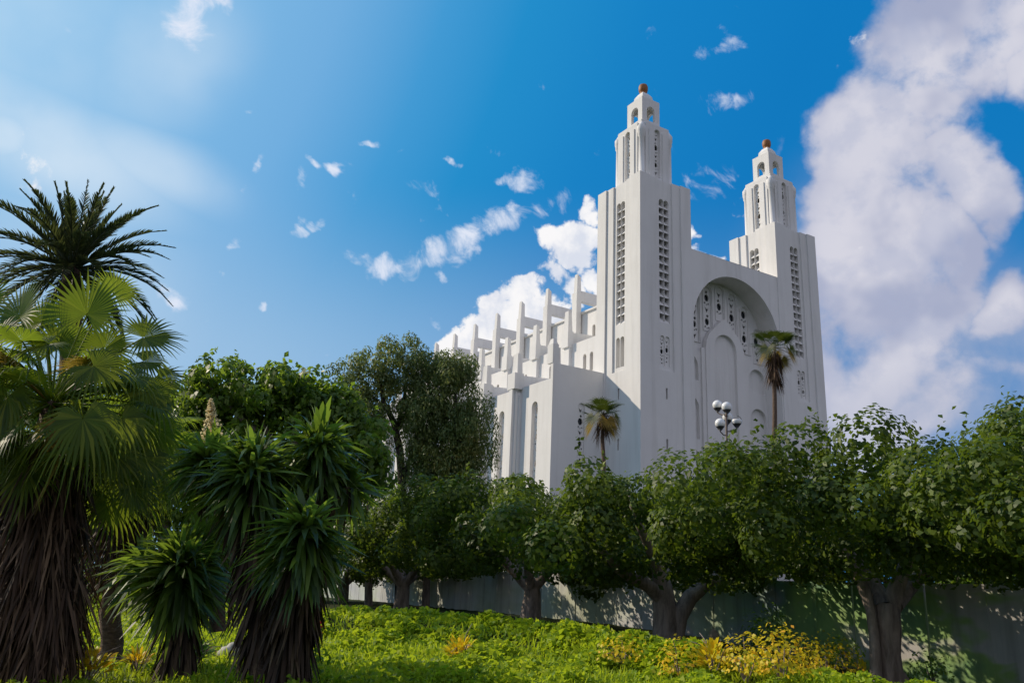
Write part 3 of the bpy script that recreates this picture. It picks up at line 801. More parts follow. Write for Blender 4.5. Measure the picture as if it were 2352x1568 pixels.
# ------------------------------------------------------------------ clipped fig trees along the wall
FIG = 'clipped fig trees along the garden wall'
def fig_tree(base, top, rx, ry, bottom, seed, label, limbs=None, tr=0.42, nclump=115, per=300, leaf=0.15, gap=None):
    rng = np.random.default_rng(seed)
    bz = wz(base); base = np.array([base[0], base[1], bz - 0.1])
    root = empty('fig_tree', base, label, 'tree', FIG)
    zc = bottom + (top - bottom) * 0.36
    clumps = []; inner = []
    for i in range(nclump + 60):
        core = i >= nclump
        if core:
            a = rng.random() * 2 * math.pi; el = rng.uniform(-0.9, 0.8); sc_ = 0.72 * math.sqrt(rng.uniform(0.2, 1))
        else:
            a = 2.39996 * i + rng.normal() * 0.18; el = 1 - 2 * (i + 0.5) / nclump + rng.normal() * 0.05; sc_ = rng.uniform(0.86, 1.02)
            if rng.random() < 0.08: continue
        el = max(-1.0, min(1.0, el))
        rr = max(0, 1 - max(el, 0) ** 3.4) ** 0.5 if el > 0 else 1.0 - 0.16 * el * el
        if el < -0.8: rr *= math.sqrt(rng.random())
        if el > 0.8: rr = max(rr, math.sqrt(rng.random()) * 0.75)
        wobble = 1 + 0.13 * math.sin(3 * a + seed) + 0.07 * math.sin(7 * a + 2 * seed)
        x = math.cos(a) * rr * rx * wobble * sc_; y = math.sin(a) * rr * ry * wobble * sc_
        lump = 0.40 * math.sin(1.0 * x + seed) * math.sin(1.2 * y + 2 * seed) + 0.2 * math.sin(2.3 * x + 3 * seed) * math.cos(2.1 * y + seed)
        zz = zc + ((top - zc - 0.95) * el + lump) * (0.8 if core else 1) if el > 0 else zc + (zc - bottom - 0.3) * el + 0.3 * lump
        p = np.array([x + base[0], y + base[1], zz])
        if gap is not None and uv_of(p)[1] < uv_of(base)[1] + 0.3:
            q = pix(p)
            if gap[0] - 12 < q[0] < gap[1] + 12 and gap[2] < q[1] < gap[3]: continue
        (inner if core else clumps).append((x, y, zz - base[2] + rng.normal() * 0.12, rng.uniform(0.7, 1.0) if core else 0.42 + 0.55 * rng.random() ** 1.3))
    V, F = crown_leaves(clumps, per, leaf, rng, 0.62, 0, 1.3, 0.78, 0.72, 0.36)
    V2, F2 = crown_leaves(inner, per * 0.17, leaf * 1.2, rng, 0.62)
    V, F = cat_meshes([(V, F), (V2, F2)])
    ups = [c for c in clumps if c[2] + base[2] > zc]
    st = [(c[0] + rng.normal() * .2, c[1] + rng.normal() * .2, c[2] + c[3] * 0.6) for c in ups if rng.random() < 0.55]
    V, F = cat_meshes([(V, F), shoots(st, rng, 0.55, leaf, 12)])
    mesh_np('crown', V, F, M['ficus'], root)
    mb = MB()
    if limbs is None:
        h = zc - base[2]
        limbs = [([(0, 0, 0), (0.06, 0, h * .35), (0.0, 0.05, h * 0.5)], [tr * 1.25, tr, tr * 0.95])]
        for k in range(5):
            a = k * 1.26 + seed; r = rx * 0.55
            limbs.append(([(0.1 * math.cos(a), 0.1 * math.sin(a), h * .4), (0.4 * r * math.cos(a), .4 * r * math.sin(a), h * 0.72), (r * math.cos(a), r * math.sin(a), h * 1.05), (1.3 * r * math.cos(a + .3), 1.3 * r * math.sin(a + .3), h * 1.2)], [tr * 0.62, tr * .5, tr * 0.34, tr * .15]))
        for pts, rs in limbs: mb.tube(pts, rs, 10, 0, True, True, 0.08, rng)
    else:
        for pts, rs in limbs:
            mb.tube([np.array(p) - base for p in pts], [q * 0.80 for q in rs], 12, 0, True, True, 0.07, rng)
    mb.build('trunk', [M['bark']], root)
    return root

def onrow(X, Y): return np.array([X, Y, 0.0])
# nearest pair have their own limbs, traced joint by joint at the trees' own distance
b1 = at(1535, 1450, 26.3); v1 = 26.3
L1 = [([at(1533, 1470, v1), at(1530, 1440, v1), at(1527, 1395, v1), at(1522, 1355, v1), at(1520, 1325, v1)], [0.62, 0.50, 0.44, 0.42, 0.34]),
      ([at(1545, 1460, v1), at(1560, 1415, v1), at(1585, 1370, v1), at(1625, 1335, v1 + .4), at(1680, 1312, v1 + 1), at(1720, 1280, v1 + 1.4)], [0.46, 0.34, 0.30, 0.30, 0.24, 0.14]),
      ([at(1520, 1350, v1), at(1512, 1310, v1 - .2), at(1500, 1275, v1 - .4), at(1482, 1235, v1 - .6), at(1468, 1205, v1 - .8), at(1452, 1165, v1 - .9), at(1440, 1125, v1 - .9)], [0.36, 0.24, 0.21, 0.18, 0.14, 0.09, 0.04]),
      ([at(1518, 1372, v1), at(1490, 1345, v1 - .4), at(1455, 1328, v1 - .9), at(1418, 1305, v1 - 1.3), at(1385, 1265, v1 - 1.6), at(1355, 1220, v1 - 2.0)], [0.32, 0.26, 0.22, 0.17, 0.11, 0.04]),
      ([at(1524, 1335, v1), at(1545, 1280, v1 + .6), at(1560, 1220, v1 + 1), at(1570, 1160, v1 + 1.2)], [0.28, 0.2, 0.16, 0.08])]
fig_tree(b1, at(1530, 1078, 26.3)[2], 5.2, 4.4, at(1530, 1325, 26.3)[2], 11, 'clipped fig tree with a thick three-way fork before the sunlit grey wall panels', L1, nclump=112, per=235, leaf=0.175, gap=(1445, 1525, 1195, 1305))
v2 = 19.6; b2 = at(2035, 1562, v2)
L2 = [([at(2040, 1590, v2), at(2040, 1555, v2), at(2038, 1500, v2), at(2037, 1440, v2), at(2035, 1385, v2)], [0.44, 0.42, 0.36, 0.37, 0.34]),
      ([at(2012, 1580, v2 - .2), at(2012, 1530, v2 - .2), at(2008, 1460, v2 - .2), at(2000, 1400, v2 - .1), at(1984, 1350, v2), at(1962, 1300, v2 + .2), at(1945, 1250, v2 + .3)], [0.2, 0.16, 0.14, 0.15, 0.17, 0.16, 0.1]),
      ([at(2030, 1395, v2), at(2010, 1350, v2 + .3), at(1985, 1310, v2 + .5), at(1950, 1270, v2 + .9), at(1920, 1220, v2 + 1.2)], [0.3, 0.24, 0.2, 0.15, 0.08]),
      ([at(2042, 1400, v2), at(2060, 1350, v2), at(2078, 1300, v2 + .1), at(2088, 1250, v2 + .2), at(2095, 1190, v2 + .2)], [0.3, 0.24, 0.2, 0.16, 0.09]),
      ([at(2055, 1390, v2), at(2095, 1340, v2 + .5), at(2135, 1300, v2 + .9), at(2180, 1260, v2 + 1.2)], [0.24, 0.2, 0.16, 0.1]),
      ([at(2060, 1560, v2), at(2090, 1590, v2 - .2), at(2110, 1606, v2 - .3)], [0.3, 0.18, 0.1])]
fig_tree(b2, at(2060, 958, v2)[2], 4.3, 4.3, at(2060, 1320, v2)[2], 12, 'biggest clipped fig tree, its twin grey trunks beside the dark green wall panels', L2, nclump=104, per=300, leaf=0.15)
row = [(17.6, 5.2, 4.4, 890, 2380, 1330, 15.2, 13, 'clipped fig tree cut off by the right edge of the picture'),
       (18.6, 28.2, 5.2, 1085, 1300, 1330, 34.8, 14, 'clipped fig tree whose low crown hides the foot of the small brown-skirted palm'),
       (18.4, 39.7, 5.4, 1150, 1000, 1322, 43.3, 15, 'dark clipped fig tree with a leaning trunk at the far end of the grass bank'),
       (18.2, 47.5, 4.9, 1190, 880, 1330, 50.2, 16, 'dark clipped fig tree right behind the tall yucca, last of the row')]
for (X, Y, r, ytop, xp, ybot, v, sd_, lab) in row:
    near = v < 20
    fig_tree(onrow(X, Y), at(xp, ytop, v)[2], r, r, at(xp, ybot, v)[2], sd_, lab, None, 0.34, 108, 340 if near else 180, 0.13 if near else 0.2)
# second row seen over the first, just behind the wall
bh = at(1720, 1330, 33.5)
fig_tree(bh, at(1720, 1095, 32.0)[2], 3.4, 3.4, at(1720, 1250, 32.0)[2], 17, 'clipped fig tree topped by tall shoots beside the globe street lamp', None, 0.3, 80, 240, 0.17)
# ------------------------------------------------------------------ garden wall of painted panels
def mat_wall():
    m, N, b, o = new_mat('painted_wall_panels')
    g = N.node('ShaderNodeNewGeometry').outputs['Position']
    mp = N.node('ShaderNodeMapping'); mp.inputs['Scale'].default_value = (1, 0.16, 0.35); N.l.new(g, mp.inputs['Vector'])
    big = N.noise(mp.outputs[0], 1.4, 4, 0.5, 0.4)
    mp2 = N.node('ShaderNodeMapping'); mp2.inputs['Scale'].default_value = (1, 1.6, 0.12); N.l.new(g, mp2.inputs['Vector'])
    st = N.noise(mp2.outputs[0], 1.6, 6, 0.65)
    c = N.ramp(big, [(0.30, (0.40, 0.40, 0.39)), (0.42, (0.48, 0.46, 0.42)), (0.47, (0.28, 0.42, 0.12)), (0.58, (0.16, 0.30, 0.12)), (0.66, (0.22, 0.30, 0.32)), (0.74, (0.44, 0.44, 0.43))])
    far = N.node('ShaderNodeSeparateXYZ'); N.l.new(g, far.inputs[0])
    # towards the church end the paint is plain grey and cream, towards the road it turns green
    c = N.mix(N.maprange(far.outputs[1], 19.0, 25.0, 0.0, 0.85), c, N.ramp(big, [(0.35, (0.50, 0.51, 0.51)), (0.5, (0.60, 0.60, 0.57)), (0.65, (0.46, 0.48, 0.30))]))
    c = N.mix(N.maprange(st, 0.45, 0.75, 0.0, 0.55), c, (0.13, 0.12, 0.10))
    N.l.new(c, b.inputs['Base Color']); b.inputs['Roughness'].default_value = 0.55; b.inputs['Specular IOR Level'].default_value = 0.35
    bump(N, b, st, 0.3, 0.04)
    return m
M['wall'] = mat_wall()
XW = 22.3
def wall_hit(x, y=1400):
    d = ray(x, y); return d[1] / d[0] * XW
def build_wall():
    ysplit = wall_hit(1781)
    root = empty('garden_wall', (XW, ysplit, 0), 'long grey and green painted panel wall behind the clipped fig trees', 'wall')
    d = ray(1770, 1321); ztop1 = EYE + d[2] / d[0] * XW
    d = ray(2340, 1343); ztop2 = EYE + d[2] / d[0] * XW
    rng = random.Random(5)
    y = ysplit
    while y < 75:
        w = rng.uniform(2.3, 3.1); mb = MB()
        off = rng.uniform(-0.02, 0.02)
        mb.box(off, off + 0.14, 0.0, w - 0.06, -1.0, ztop1 + rng.uniform(-0.03, 0.02))
        mb.box(off - 0.012, off, w * 0.47, w * 0.47 + 0.03, -1.0, ztop1 - 0.06)
        mb.build('wall_panel', [M['wall']], root, (0, y - ysplit, 0)); y += w
    y = ysplit
    while y > -6:
        w = rng.uniform(2.3, 3.1); mb = MB()
        off = rng.uniform(0.03, 0.06)
        mb.box(off, off + 0.14, -w + 0.06, -0.004, -1.5, ztop2 + rng.uniform(-0.02, 0.02))
        mb.box(off - 0.012, off, -w * 0.55, -w * 0.55 + 0.03, -1.5, ztop2 - 0.05)
        mb.build('wall_panel', [M['wall']], root, (0, y - ysplit, 0)); y -= w
build_wall()

# ------------------------------------------------------------------ taller trees
def clump_tree(name, v, lobes, base_px, seed, label, mat, size, per, hang=0.0, bark='bark', limbs=(), nper=40, tr=0.3, aspect=0.6, cr=(0.4, 0.8), group=None, shoot=0.0, airy=1.0):
    """lobes: (x, y, rx, ry) in picture measure at distance v, given real depth"""
    rng = np.random.default_rng(seed)
    bp = at(base_px[0], base_px[1], v); bp[2] = wz(bp) - 0.15
    root = empty(name, bp, label, 'tree', group)
    s = v / FPX
    clumps = []
    for (x, y, rx, ry) in lobes:
        c = at(x, y, v) - bp; ax, az = rx * s, ry * s
        n = int((nper * 1.25 * max(1.0, (ax * az)) / 6.0 + 14) * airy)
        k0 = np.arange(n); zz = 1 - 2 * (k0 + 0.5) / n; an = 2.39996 * k0 + rng.random() * 6
        dd = np.stack([np.sqrt(1 - zz ** 2) * np.cos(an), np.sqrt(1 - zz ** 2) * np.sin(an), zz], 1) + rng.normal(size=(n, 3)) * 0.12; q = np.where(rng.random(n) < 0.25, rng.uniform(0.3, 0.7, n), rng.uniform(0.8, 1.06 + 0.16 * (airy < 1), n))
        for k in range(n):
            p = c + (_rt * dd[k, 0] * ax + _fh * dd[k, 1] * (ax + az) * 0.42 + np.array([0, 0, dd[k, 2] * az])) * q[k]
            clumps.append((p[0], p[1], p[2], rng.uniform(*cr)))
    V, F = crown_leaves(clumps, per * 1.7, size, rng, aspect, hang, 1.2, 0.85, 0.65, 0.4)
    if shoot:
        st = [(c[0], c[1], c[2] + c[3] * .5) for c in clumps if rng.random() < shoot]
        V, F = cat_meshes([(V, F), shoots(st, rng, 0.7, size, 8, aspect)])
    mesh_np('crown', V, F, M[mat], root)
    mb = MB()
    for pts, rs in limbs:
        mb.tube([at(x, y, v + dv) - bp for x, y, dv in pts], rs, 8, 0, True, True, 0.08, rng)
    if not limbs:
        top = max(clumps, key=lambda c: c[2])
        hc = np.mean([c[:3] for c in clumps], axis=0)
        mb.tube([(0, 0, 0), hc * 0.35, hc * 0.7, hc], [tr * 1.2, tr, tr * .8, tr * .4], 8, 0, True, True, 0.08, rng)
        for k in range(6):
            cc = np.array(clumps[int(rng.random() * len(clumps))][:3])
            mb.tube([hc * 0.55, (hc * .6 + cc) * 0.55, cc], [tr * .5, tr * .3, tr * .1], 6, 0, True, True)
    mb.build('trunk', [M[bark]], root)
    return root

clump_tree('pepper_tree', 50, [(870, 850, 90, 75), (935, 835, 62, 58), (815, 885, 48, 55), (900, 925, 75, 60), (845, 965, 65, 60), (960, 890, 60, 80), (985, 980, 50, 70), (820, 1030, 45, 60), (1000, 850, 40, 40)], (922, 1380), 31,
           'tall olive tree with rounded top and bare dark trunk, left of the church', 'pepper', 0.24, 100, 0.45, 'darkbark',
           [([(922, 1390, 0), (921, 1250, 0), (924, 1120, 0), (918, 1030, 0), (905, 970, 0), (880, 920, 0), (870, 850, 0)], [0.42, 0.36, 0.28, 0.24, 0.2, 0.15, 0.06]),
            ([(924, 1120, 0), (940, 1060, 0), (955, 1010, 0.3), (985, 950, 0.5)], [0.2, 0.17, 0.14, 0.06]),
            ([(912, 990, 0), (928, 920, 0.2), (935, 850, 0.3)], [0.16, 0.12, 0.05]),
            ([(893, 945, 0), (850, 905, -.2), (820, 885, -.3)], [0.13, 0.09, 0.04])], 42, aspect=0.42, cr=(0.35, 0.72), airy=0.5)
clump_tree('pepper_tree', 49, [(1045, 885, 50, 62), (1078, 970, 50, 70), (985, 930, 45, 60), (975, 1060, 45, 60), (1030, 1010, 75, 80), (1075, 1060, 55, 80), (985, 950, 45, 60), (1010, 1090, 60, 60), (1050, 840, 30, 30), (1095, 1150, 40, 30)], (1068, 1380), 32,
           'dark weeping tree with drooping foliage covering the end of the buttress row', 'pepper', 0.24, 110, 1.0, 'darkbark',
           [([(1068, 1390, 0), (1070, 1200, 0), (1062, 1120, 0), (1050, 1000, 0), (1045, 900, 0)], [0.4, 0.34, 0.28, 0.2, 0.08])], 62, aspect=0.36, cr=(0.35, 0.75), airy=0.55)
clump_tree('broadleaf_tree', 34, [(560, 900, 120, 60), (680, 905, 90, 50), (640, 980, 170, 90), (780, 960, 80, 60), (470, 930, 60, 60), (830, 1050, 70, 80), (760, 1080, 90, 80)], (690, 1400), 33,
           'broad bright green tree standing behind the tall yucca', 'broad', 0.27, 70, 0.15, 'bark', nper=26, tr=0.35, aspect=0.75, cr=(0.4, 0.7), shoot=0.5)
clump_tree('broadleaf_tree', 36, [(400, 960, 110, 70), (300, 980, 120, 90), (420, 1060, 110, 100), (340, 1130, 130, 90)], (390, 1400), 34,
           'broad green tree half hidden behind the big fan palm and under the date palm', 'broad', 0.26, 60, 0.15, 'bark', nper=26, tr=0.3, aspect=0.75, cr=(0.45, 0.8))
clump_tree('broadleaf_tree', 38, [(60, 1000, 140, 130), (-80, 960, 150, 140), (170, 1120, 120, 110), (40, 1200, 150, 90)], (60, 1420), 35,
           'broad green tree at the left edge behind the skirted fan palm', 'broad', 0.28, 50, 0.15, 'bark', nper=22, tr=0.3, aspect=0.75, cr=(0.45, 0.85))
clump_tree('shrub_tree', 46, [(985, 1175, 50, 50), (950, 1210, 60, 50), (1020, 1230, 60, 40)], (980, 1350), 36,
           'low yellow green bushy tree at the foot of the tall olive trees', 'broad', 0.24, 60, 0.2, 'bark', nper=26, tr=0.2, aspect=0.6, cr=(0.4, 0.7))
clump_tree('shrub_tree', 45, [(860, 1150, 70, 60), (810, 1190, 70, 60), (880, 1240, 60, 50)], (850, 1360), 37,
           'low green bushy tree between the yucca and the bare dark trunk', 'broad', 0.24, 60, 0.2, 'bark', nper=26, tr=0.2, aspect=0.6, cr=(0.4, 0.7))
clump_tree('shrub_tree', 33, [(2310, 1315, 90, 40), (2400, 1290, 90, 60), (2230, 1330, 60, 26)], (2310, 1400), 38,
           'low light green bushy tree looking over the wall at the right edge', 'broad', 0.2, 70, 0.1, 'bark', nper=30, tr=0.15, aspect=0.75, cr=(0.35, 0.6))
clump_tree('broadleaf_tree', 40, [(1920, 1270, 110, 60), (2060, 1270, 120, 70), (2200, 1270, 120, 70), (2330, 1230, 100, 80), (1800, 1230, 60, 60)], (2080, 1400), 43,
           'dark wide tree behind the green wall panels, seen under the biggest fig crown', 'ficus', 0.24, 55, 0.1, 'bark', nper=26, tr=0.3, aspect=0.7, cr=(0.45, 0.8))
clump_tree('shrub_tree', 44, [(1290, 1300, 26, 26), (1320, 1310, 22, 18)], (1295, 1370), 39,
           'small yellow green bush looking over the grey wall under the fig trees', 'broad', 0.2, 70, 0.1, 'bark', nper=30, tr=0.1, aspect=0.6, cr=(0.3, 0.5))
clump_tree('shrub_tree', 40, [(250, 1260, 80, 70), (330, 1290, 90, 50), (180, 1310, 90, 40)], (250, 1400), 40,
           'sunlit yellow green bush seen between the two fan palm trunks', 'broad', 0.2, 60, 0.1, 'bark', nper=24, tr=0.12, aspect=0.6, cr=(0.4, 0.7))
clump_tree('shrub_tree', 36, [(480, 1270, 60, 70), (440, 1230, 60, 60), (540, 1300, 60, 50)], (480, 1400), 41,
           'dark green bush filling the gap behind the small yucca', 'broad', 0.2, 60, 0.1, 'bark', nper=24, tr=0.12, aspect=0.6, cr=(0.4, 0.7))

# ------------------------------------------------------------------ palms
def fan_blade(rad_, facing, updir, rng, nseg=34, spread=2.5, droop=0.35, fold=0.35, split=0.5):
    """one palmate blade with its hastula at the origin: pleated segments, free drooping tips"""
    f = facing / np.linalg.norm(facing); up = updir - (updir @ f) * f; up /= np.linalg.norm(up); sd_ = np.cross(f, up)
    V = []; F = []
    for k in range(nseg):
        a = -spread + 2 * spread * (k + 0.5) / nseg
        L = rad_ * (0.74 + 0.26 * math.cos(a * 0.62)) * rng.uniform(0.93, 1.05)
        da = spread / nseg
        d = math.cos(a) * up + math.sin(a) * sd_
        t = -math.sin(a) * up + math.cos(a) * sd_
        vf = fold * abs(math.sin(a))
        row = []
        dr = droop * rng.uniform(0.6, 1.5)
        for s in (0.02, 0.3, split, 0.78, 1.0):
            if s <= split: w = s * L * math.tan(da) * 1.02
            else: w = split * L * math.tan(da) * (1 - (s - split) / (1 - split)) * 0.9 + 0.002
            c = d * L * s + f * vf * L * s * 0.5
            if s > split: c = c - np.array([0, 0, 1.0]) * dr * L * ((s - split) / (1 - split)) ** 1.7 * (1 - split)
            pl = 0.35 * w
            row.append((c - t * w, c + f * pl, c + t * w))
        b = len(V)
        for r in row: V += list(r)
        for i in range(4):
            o = b + i * 3
            F += [(o, o + 1, o + 4, o + 3), (o + 1, o + 2, o + 5, o + 4)]
    return np.array(V), np.array(F)

def petiole(mb, a, b, r0, r1, sag=0.06):
    a = np.array(a); b = np.array(b); m = (a + b) / 2 + np.array([0, 0, sag * np.linalg.norm(b - a)])
    mb.tube([a, m, b], [r0, (r0 + r1) / 2, r1], 5, 1, False)

M['slimfan'] = mat_leaf('slim_palm_leaf', [(0.0, (0.012, 0.024, 0.006)), (0.6, (0.03, 0.05, 0.010)), (1.0, (0.07, 0.085, 0.016))], (0.2, 0.26, 0.03), 0.28, 0.5, 0.25)
def fan_palm(name, base, heart, fronds, seed, label, skirt, trunk_r, group=None, leafmat='fan'):
    rng = np.random.default_rng(seed)
    base = np.array(base); base[2] = wz(base) - 0.1
    heart = np.array(heart) - base
    root = empty(name, base, label, 'palm tree', group)
    mb = MB()
    pts = [heart * t + np.array([rng.normal() * .03, rng.normal() * .03, 0]) * (0 < t < 1) for t in np.linspace(0, 1, 9)]
    mb.tube(pts, [trunk_r * q for q in (1.35, 1.15, 1, 1, 1, .98, .95, .85, .5)], 14, 0, True, True, 0.1, rng)
    mb.build('trunk', [M['palmbark']], root)
    for fr_ in fronds:
        tip, facing, up, rb, dr = fr_[:5]
        fm_ = M[fr_[5]] if len(fr_) > 5 else M[leafmat]
        tip = np.array(tip) - base
        V, F = fan_blade(rb, np.array(facing, float), np.array(up, float), rng, droop=dr)
        pm = MB(); petiole(pm, heart + (tip - heart) * 0.08, tip, 0.022, 0.012)
        pv = np.array(pm.v); pf = np.array(pm.f)
        V2, F2 = cat_meshes([(V + tip, F), (pv, pf)])
        mesh_np('frond', V2, F2, fm_, root)
    # hanging dead leaves
    n, z0, z1, rr = skirt
    parts = []
    for i in range(n):
        a = rng.random() * 2 * math.pi; t = rng.random()
        zz = z0 + (z1 - z0) * t
        frac = zz / max(heart[2], .1)
        c = heart * frac + np.array([math.cos(a), math.sin(a), 0]) * trunk_r * 0.9
        m = 9; an = a + rng.normal(size=m) * 0.5
        dv = np.stack([np.cos(an) * 0.30, np.sin(an) * 0.30, -np.ones(m)], 1) + rng.normal(size=(m, 3)) * 0.2
        bs = c + np.stack([np.cos(an), np.sin(an), 0 * an], 1) * rng.uniform(0.0, rr, (m, 1)) + rng.normal(size=(m, 3)) * 0.03
        Lm = np.minimum(rng.uniform(0.5, 1.0, m), np.maximum(bs[:, 2] - 0.05, 0.15) * 1.05)
        parts.append(strip_leaves(bs, dv, Lm, rng.uniform(0.02, 0.05, m), rng, 0.05, 4))
    V, F = cat_meshes(parts)
    mesh_np('dead_leaf_skirt', V, F, M['deadfan'], root)
    return root

def big_fan_palm():
    rng = np.random.default_rng(50)
    v = 12.0
    base = at(88, 1545, v); heart = at(118, 925, v)
    toc = -_fh
    fr = []
    def F(x, y, dv, r, up, face=None, dr=0.35):
        t = at(x, y, v + dv)
        up = np.array(up[0] * _rt + up[1] * np.array([0, 0, 1.0]) + (up[2] if len(up) > 2 else 0) * _fh)
        fc = toc + np.array([0, 0, 0.25]) if face is None else face[0] * _rt + face[1] * np.array([0, 0, 1.0]) + face[2] * _fh
        fr.append((t, fc, up, r, dr))
    # upright young leaves against the sky
    F(200, 722, -.1, 0.80, (0.05, 1), (0.0, 0.05, -1), 0.12)
    F(45, 728, 0.2, 0.74, (-0.35, 1), (-0.45, 0.1, -0.9), 0.14)
    F(330, 775, 0.2, 0.66, (0.75, 0.7), (0.3, 0.6, -0.75), 0.3)
    F(262, 672, 1.0, 0.5, (0.3, 1), (0.6, 0.2, -0.7), 0.2)
    F(-40, 700, 0.5, 0.7, (-0.5, 1), None, 0.2)
    F(130, 800, .6, 0.6, (-0.1, 1), (0.1, 0.2, -1), 0.25)
    F(165, 790, .9, 0.6, (0.3, 1), (0.2, 0.1, -1), 0.3)
    F(95, 740, .9, 0.62, (-0.2, 1), (-0.1, 0.2, -1), 0.25)
    F(240, 800, .3, 0.58, (0.5, 0.8), (0.2, 0.3, -.9), 0.35)
    F(-10, 790, -.3, 0.66, (-0.7, .6), (-0.3, 0.4, -.9), 0.4)
    # middle ring, leaning out
    F(300, 860, -.5, 0.72, (1.0, 0.15, -.3), (0.3, 0.9, -0.5), 0.75)
    F(330, 830, 0.6, 0.72, (1.0, 0.1, .2), (0.1, 0.9, -0.6), 0.7)
    F(110, 790, -.8, 0.7, (-0.4, 0.35, -.7), (0.1, 0.8, -0.6), 0.6)
    F(20, 830, -.5, 0.75, (-0.9, 0.1, -.3), (-0.3, 0.9, -.5), 0.7)
    F(-60, 880, 0.1, 0.75, (-1, 0, 0), (-0.2, 0.9, -.6), 0.7)
    F(215, 840, -1.0, 0.68, (0.5, 0.15, -.8), (0.2, 0.8, -.6), 0.7)
    F(180, 860, 0.9, 0.7, (0.2, 0.5, .8), (0, .8, -.6), 0.5)
    F(60, 760, 1.0, 0.7, (-.2, .8, .5), (0, .5, -.8), 0.4)
    # low ring, drooping
    F(280, 960, -.8, 0.80, (0.85, -0.35, -.3), (0.3, 0.75, -0.75), 0.9)
    F(345, 930, 0.1, 0.78, (1, -0.25, 0), (0.3, 0.85, -0.5), 0.95)
    F(330, 985, 0.6, 0.8, (0.8, -0.6, .2), (0.6, 0.5, -0.6), 0.9)
    F(190, 960, -1.3, 0.78, (0.3, -0.4, -.8), (0.1, 0.7, -0.8), 0.9)
    F(40, 985, -1.2, 0.82, (-0.45, -0.55, -.5), (-0.2, 0.6, -0.8), 0.8)
    F(-50, 960, -.6, 0.8, (-0.9, -0.3, 0), (-0.3, 0.8, -.5), 0.9)
    F(260, 1040, -.4, 0.78, (0.5, -0.9, -.2), (0.5, 0.45, -0.8), 0.6)
    F(290, 1070, 0.4, 0.75, (0.35, -1, 0), (0.6, 0.35, -0.75), 0.5)
    F(230, 1090, 0.7, 0.75, (0.2, -1, .2), (0.4, 0.4, -0.8), 0.5)
    F(60, 1075, -.7, 0.78, (-0.25, -1, -.2), (-0.2, 0.35, -0.9), 0.35)
    F(-20, 1060, -.3, 0.78, (-0.5, -1, 0), (-0.4, 0.4, -0.8), 0.4)
    F(160, 1030, -1.0, 0.7, (0.1, -0.9, -.4), (0.1, 0.5, -0.9), 0.5)
    for (x, y, dv) in ((380, 900, .2), (395, 980, .3), (370, 1050, .1), (340, 1120, 0), (300, 1150, .4), (250, 1000, -.6), (400, 870, .8), (60, 1000, -.9), (-20, 1010, -.4), (100, 1060, -.9), (20, 1130, -.5)):
        sx = 1 if x > 118 else -1
        F(x - 40 * sx, y, dv, 0.74, (0.5 * sx, -0.8, 0), (0.55 * sx, 0.5, -0.7), 0.6)
    fr[10:] = [(t, np.array(f) / np.linalg.norm(f) + rng.normal(size=3) * 0.32, np.array(u) + rng.normal(size=3) * 0.25, r * rng.uniform(0.72, 0.92), d * rng.uniform(0.9, 1.4)) for (t, f, u, r, d) in fr[10:]]
    for k in range(42):
        a = rng.uniform(0, 2 * math.pi); e = rng.uniform(-0.8, 0.8)
        d = math.cos(a) * _rt + math.sin(a) * _fh; L = rng.uniform(0.7, 1.15)
        t = heart + d * L * math.cos(e) + np.array([0, 0, L * math.sin(e)])
        fr.append((t, -0.3 * d + np.array([0, 0, 0.9]) if e > -.1 else d + np.array([0, 0, .35]), d + np.array([0, 0, e * 1.2]), rng.uniform(0.48, 0.68), rng.uniform(0.5, 1.1)))
    fr = [f + (('dryfan',) if i > 38 and rng.random() < 0.16 else ()) for i, f in enumerate(fr)]
    fan_palm('fan_palm', base, heart, fr, 51, 'big fan palm with bright backlit leaves and a shaggy brown skirt of dead leaves', (330, 0.5, heart[2] - base[2] - 0.2, 0.36), 0.23)
big_fan_palm()

def ring_fronds(heart, n, L, r, rng, lo=-0.6, hi=1.3, dr=(0.3, 0.9), dry=None):
    fr = []
    for k in range(n):
        a = 2.4 * k + rng.normal() * .2; e = lo + (hi - lo) * (k + .5) / n
        d = np.array([math.cos(a), math.sin(a), 0]); l = L * rng.uniform(.85, 1.15)
        t = heart + d * l * math.cos(e) + np.array([0, 0, l * math.sin(e)])
        fc = np.array([0, 0, .9]) - 0.4 * d if e > 0 else d + np.array([0, 0, .5])
        fr.append((t, fc, d * math.cos(e) + np.array([0, 0, math.sin(e) - 0.15]), r * rng.uniform(.85, 1.1), rng.uniform(*dr)) + ((dry,) if dry and e < -0.35 else ()))
    return fr
rng = np.random.default_rng(60)
v = 15.0; hb_ = at(300, 1035, v)
fan_palm('fan_palm', at(262, 1440, v), hb_, ring_fronds(hb_, 30, 0.85, 0.72, rng, -0.9, 0.9, (0.5, 1.0)), 61, 'smaller fan palm with drooping dark leaves and a thin trunk, right behind the big one', (60, 1.6, hb_[2] - 0.4, 0.25), 0.16)
v = 44.0
for (hx, hy, bx, by, vv, sd_, lab) in ((1384, 955, 1390, 1340, 44.0, 62, 'slim palm with yellowing leaves and short skirt before the shaded aisle end'),
                                       (1779, 798, 1772, 1340, 41.0, 63, 'taller slim palm with ragged brown skirt before the great arch')):
    rng = np.random.default_rng(sd_)
    hp = at(hx, hy, vv)
    fan_palm('slim_palm', at(bx, by, vv), hp, ring_fronds(hp, 14, 0.72, 0.78, rng, -0.9, 1.25, (0.15, 0.45), 'dryfan'), sd_, lab,
             (24 if sd_ == 62 else 46, hp[2] - (1.3 if sd_ == 62 else 1.7), hp[2] - .15, 0.2), 0.12, None, 'slimfan')

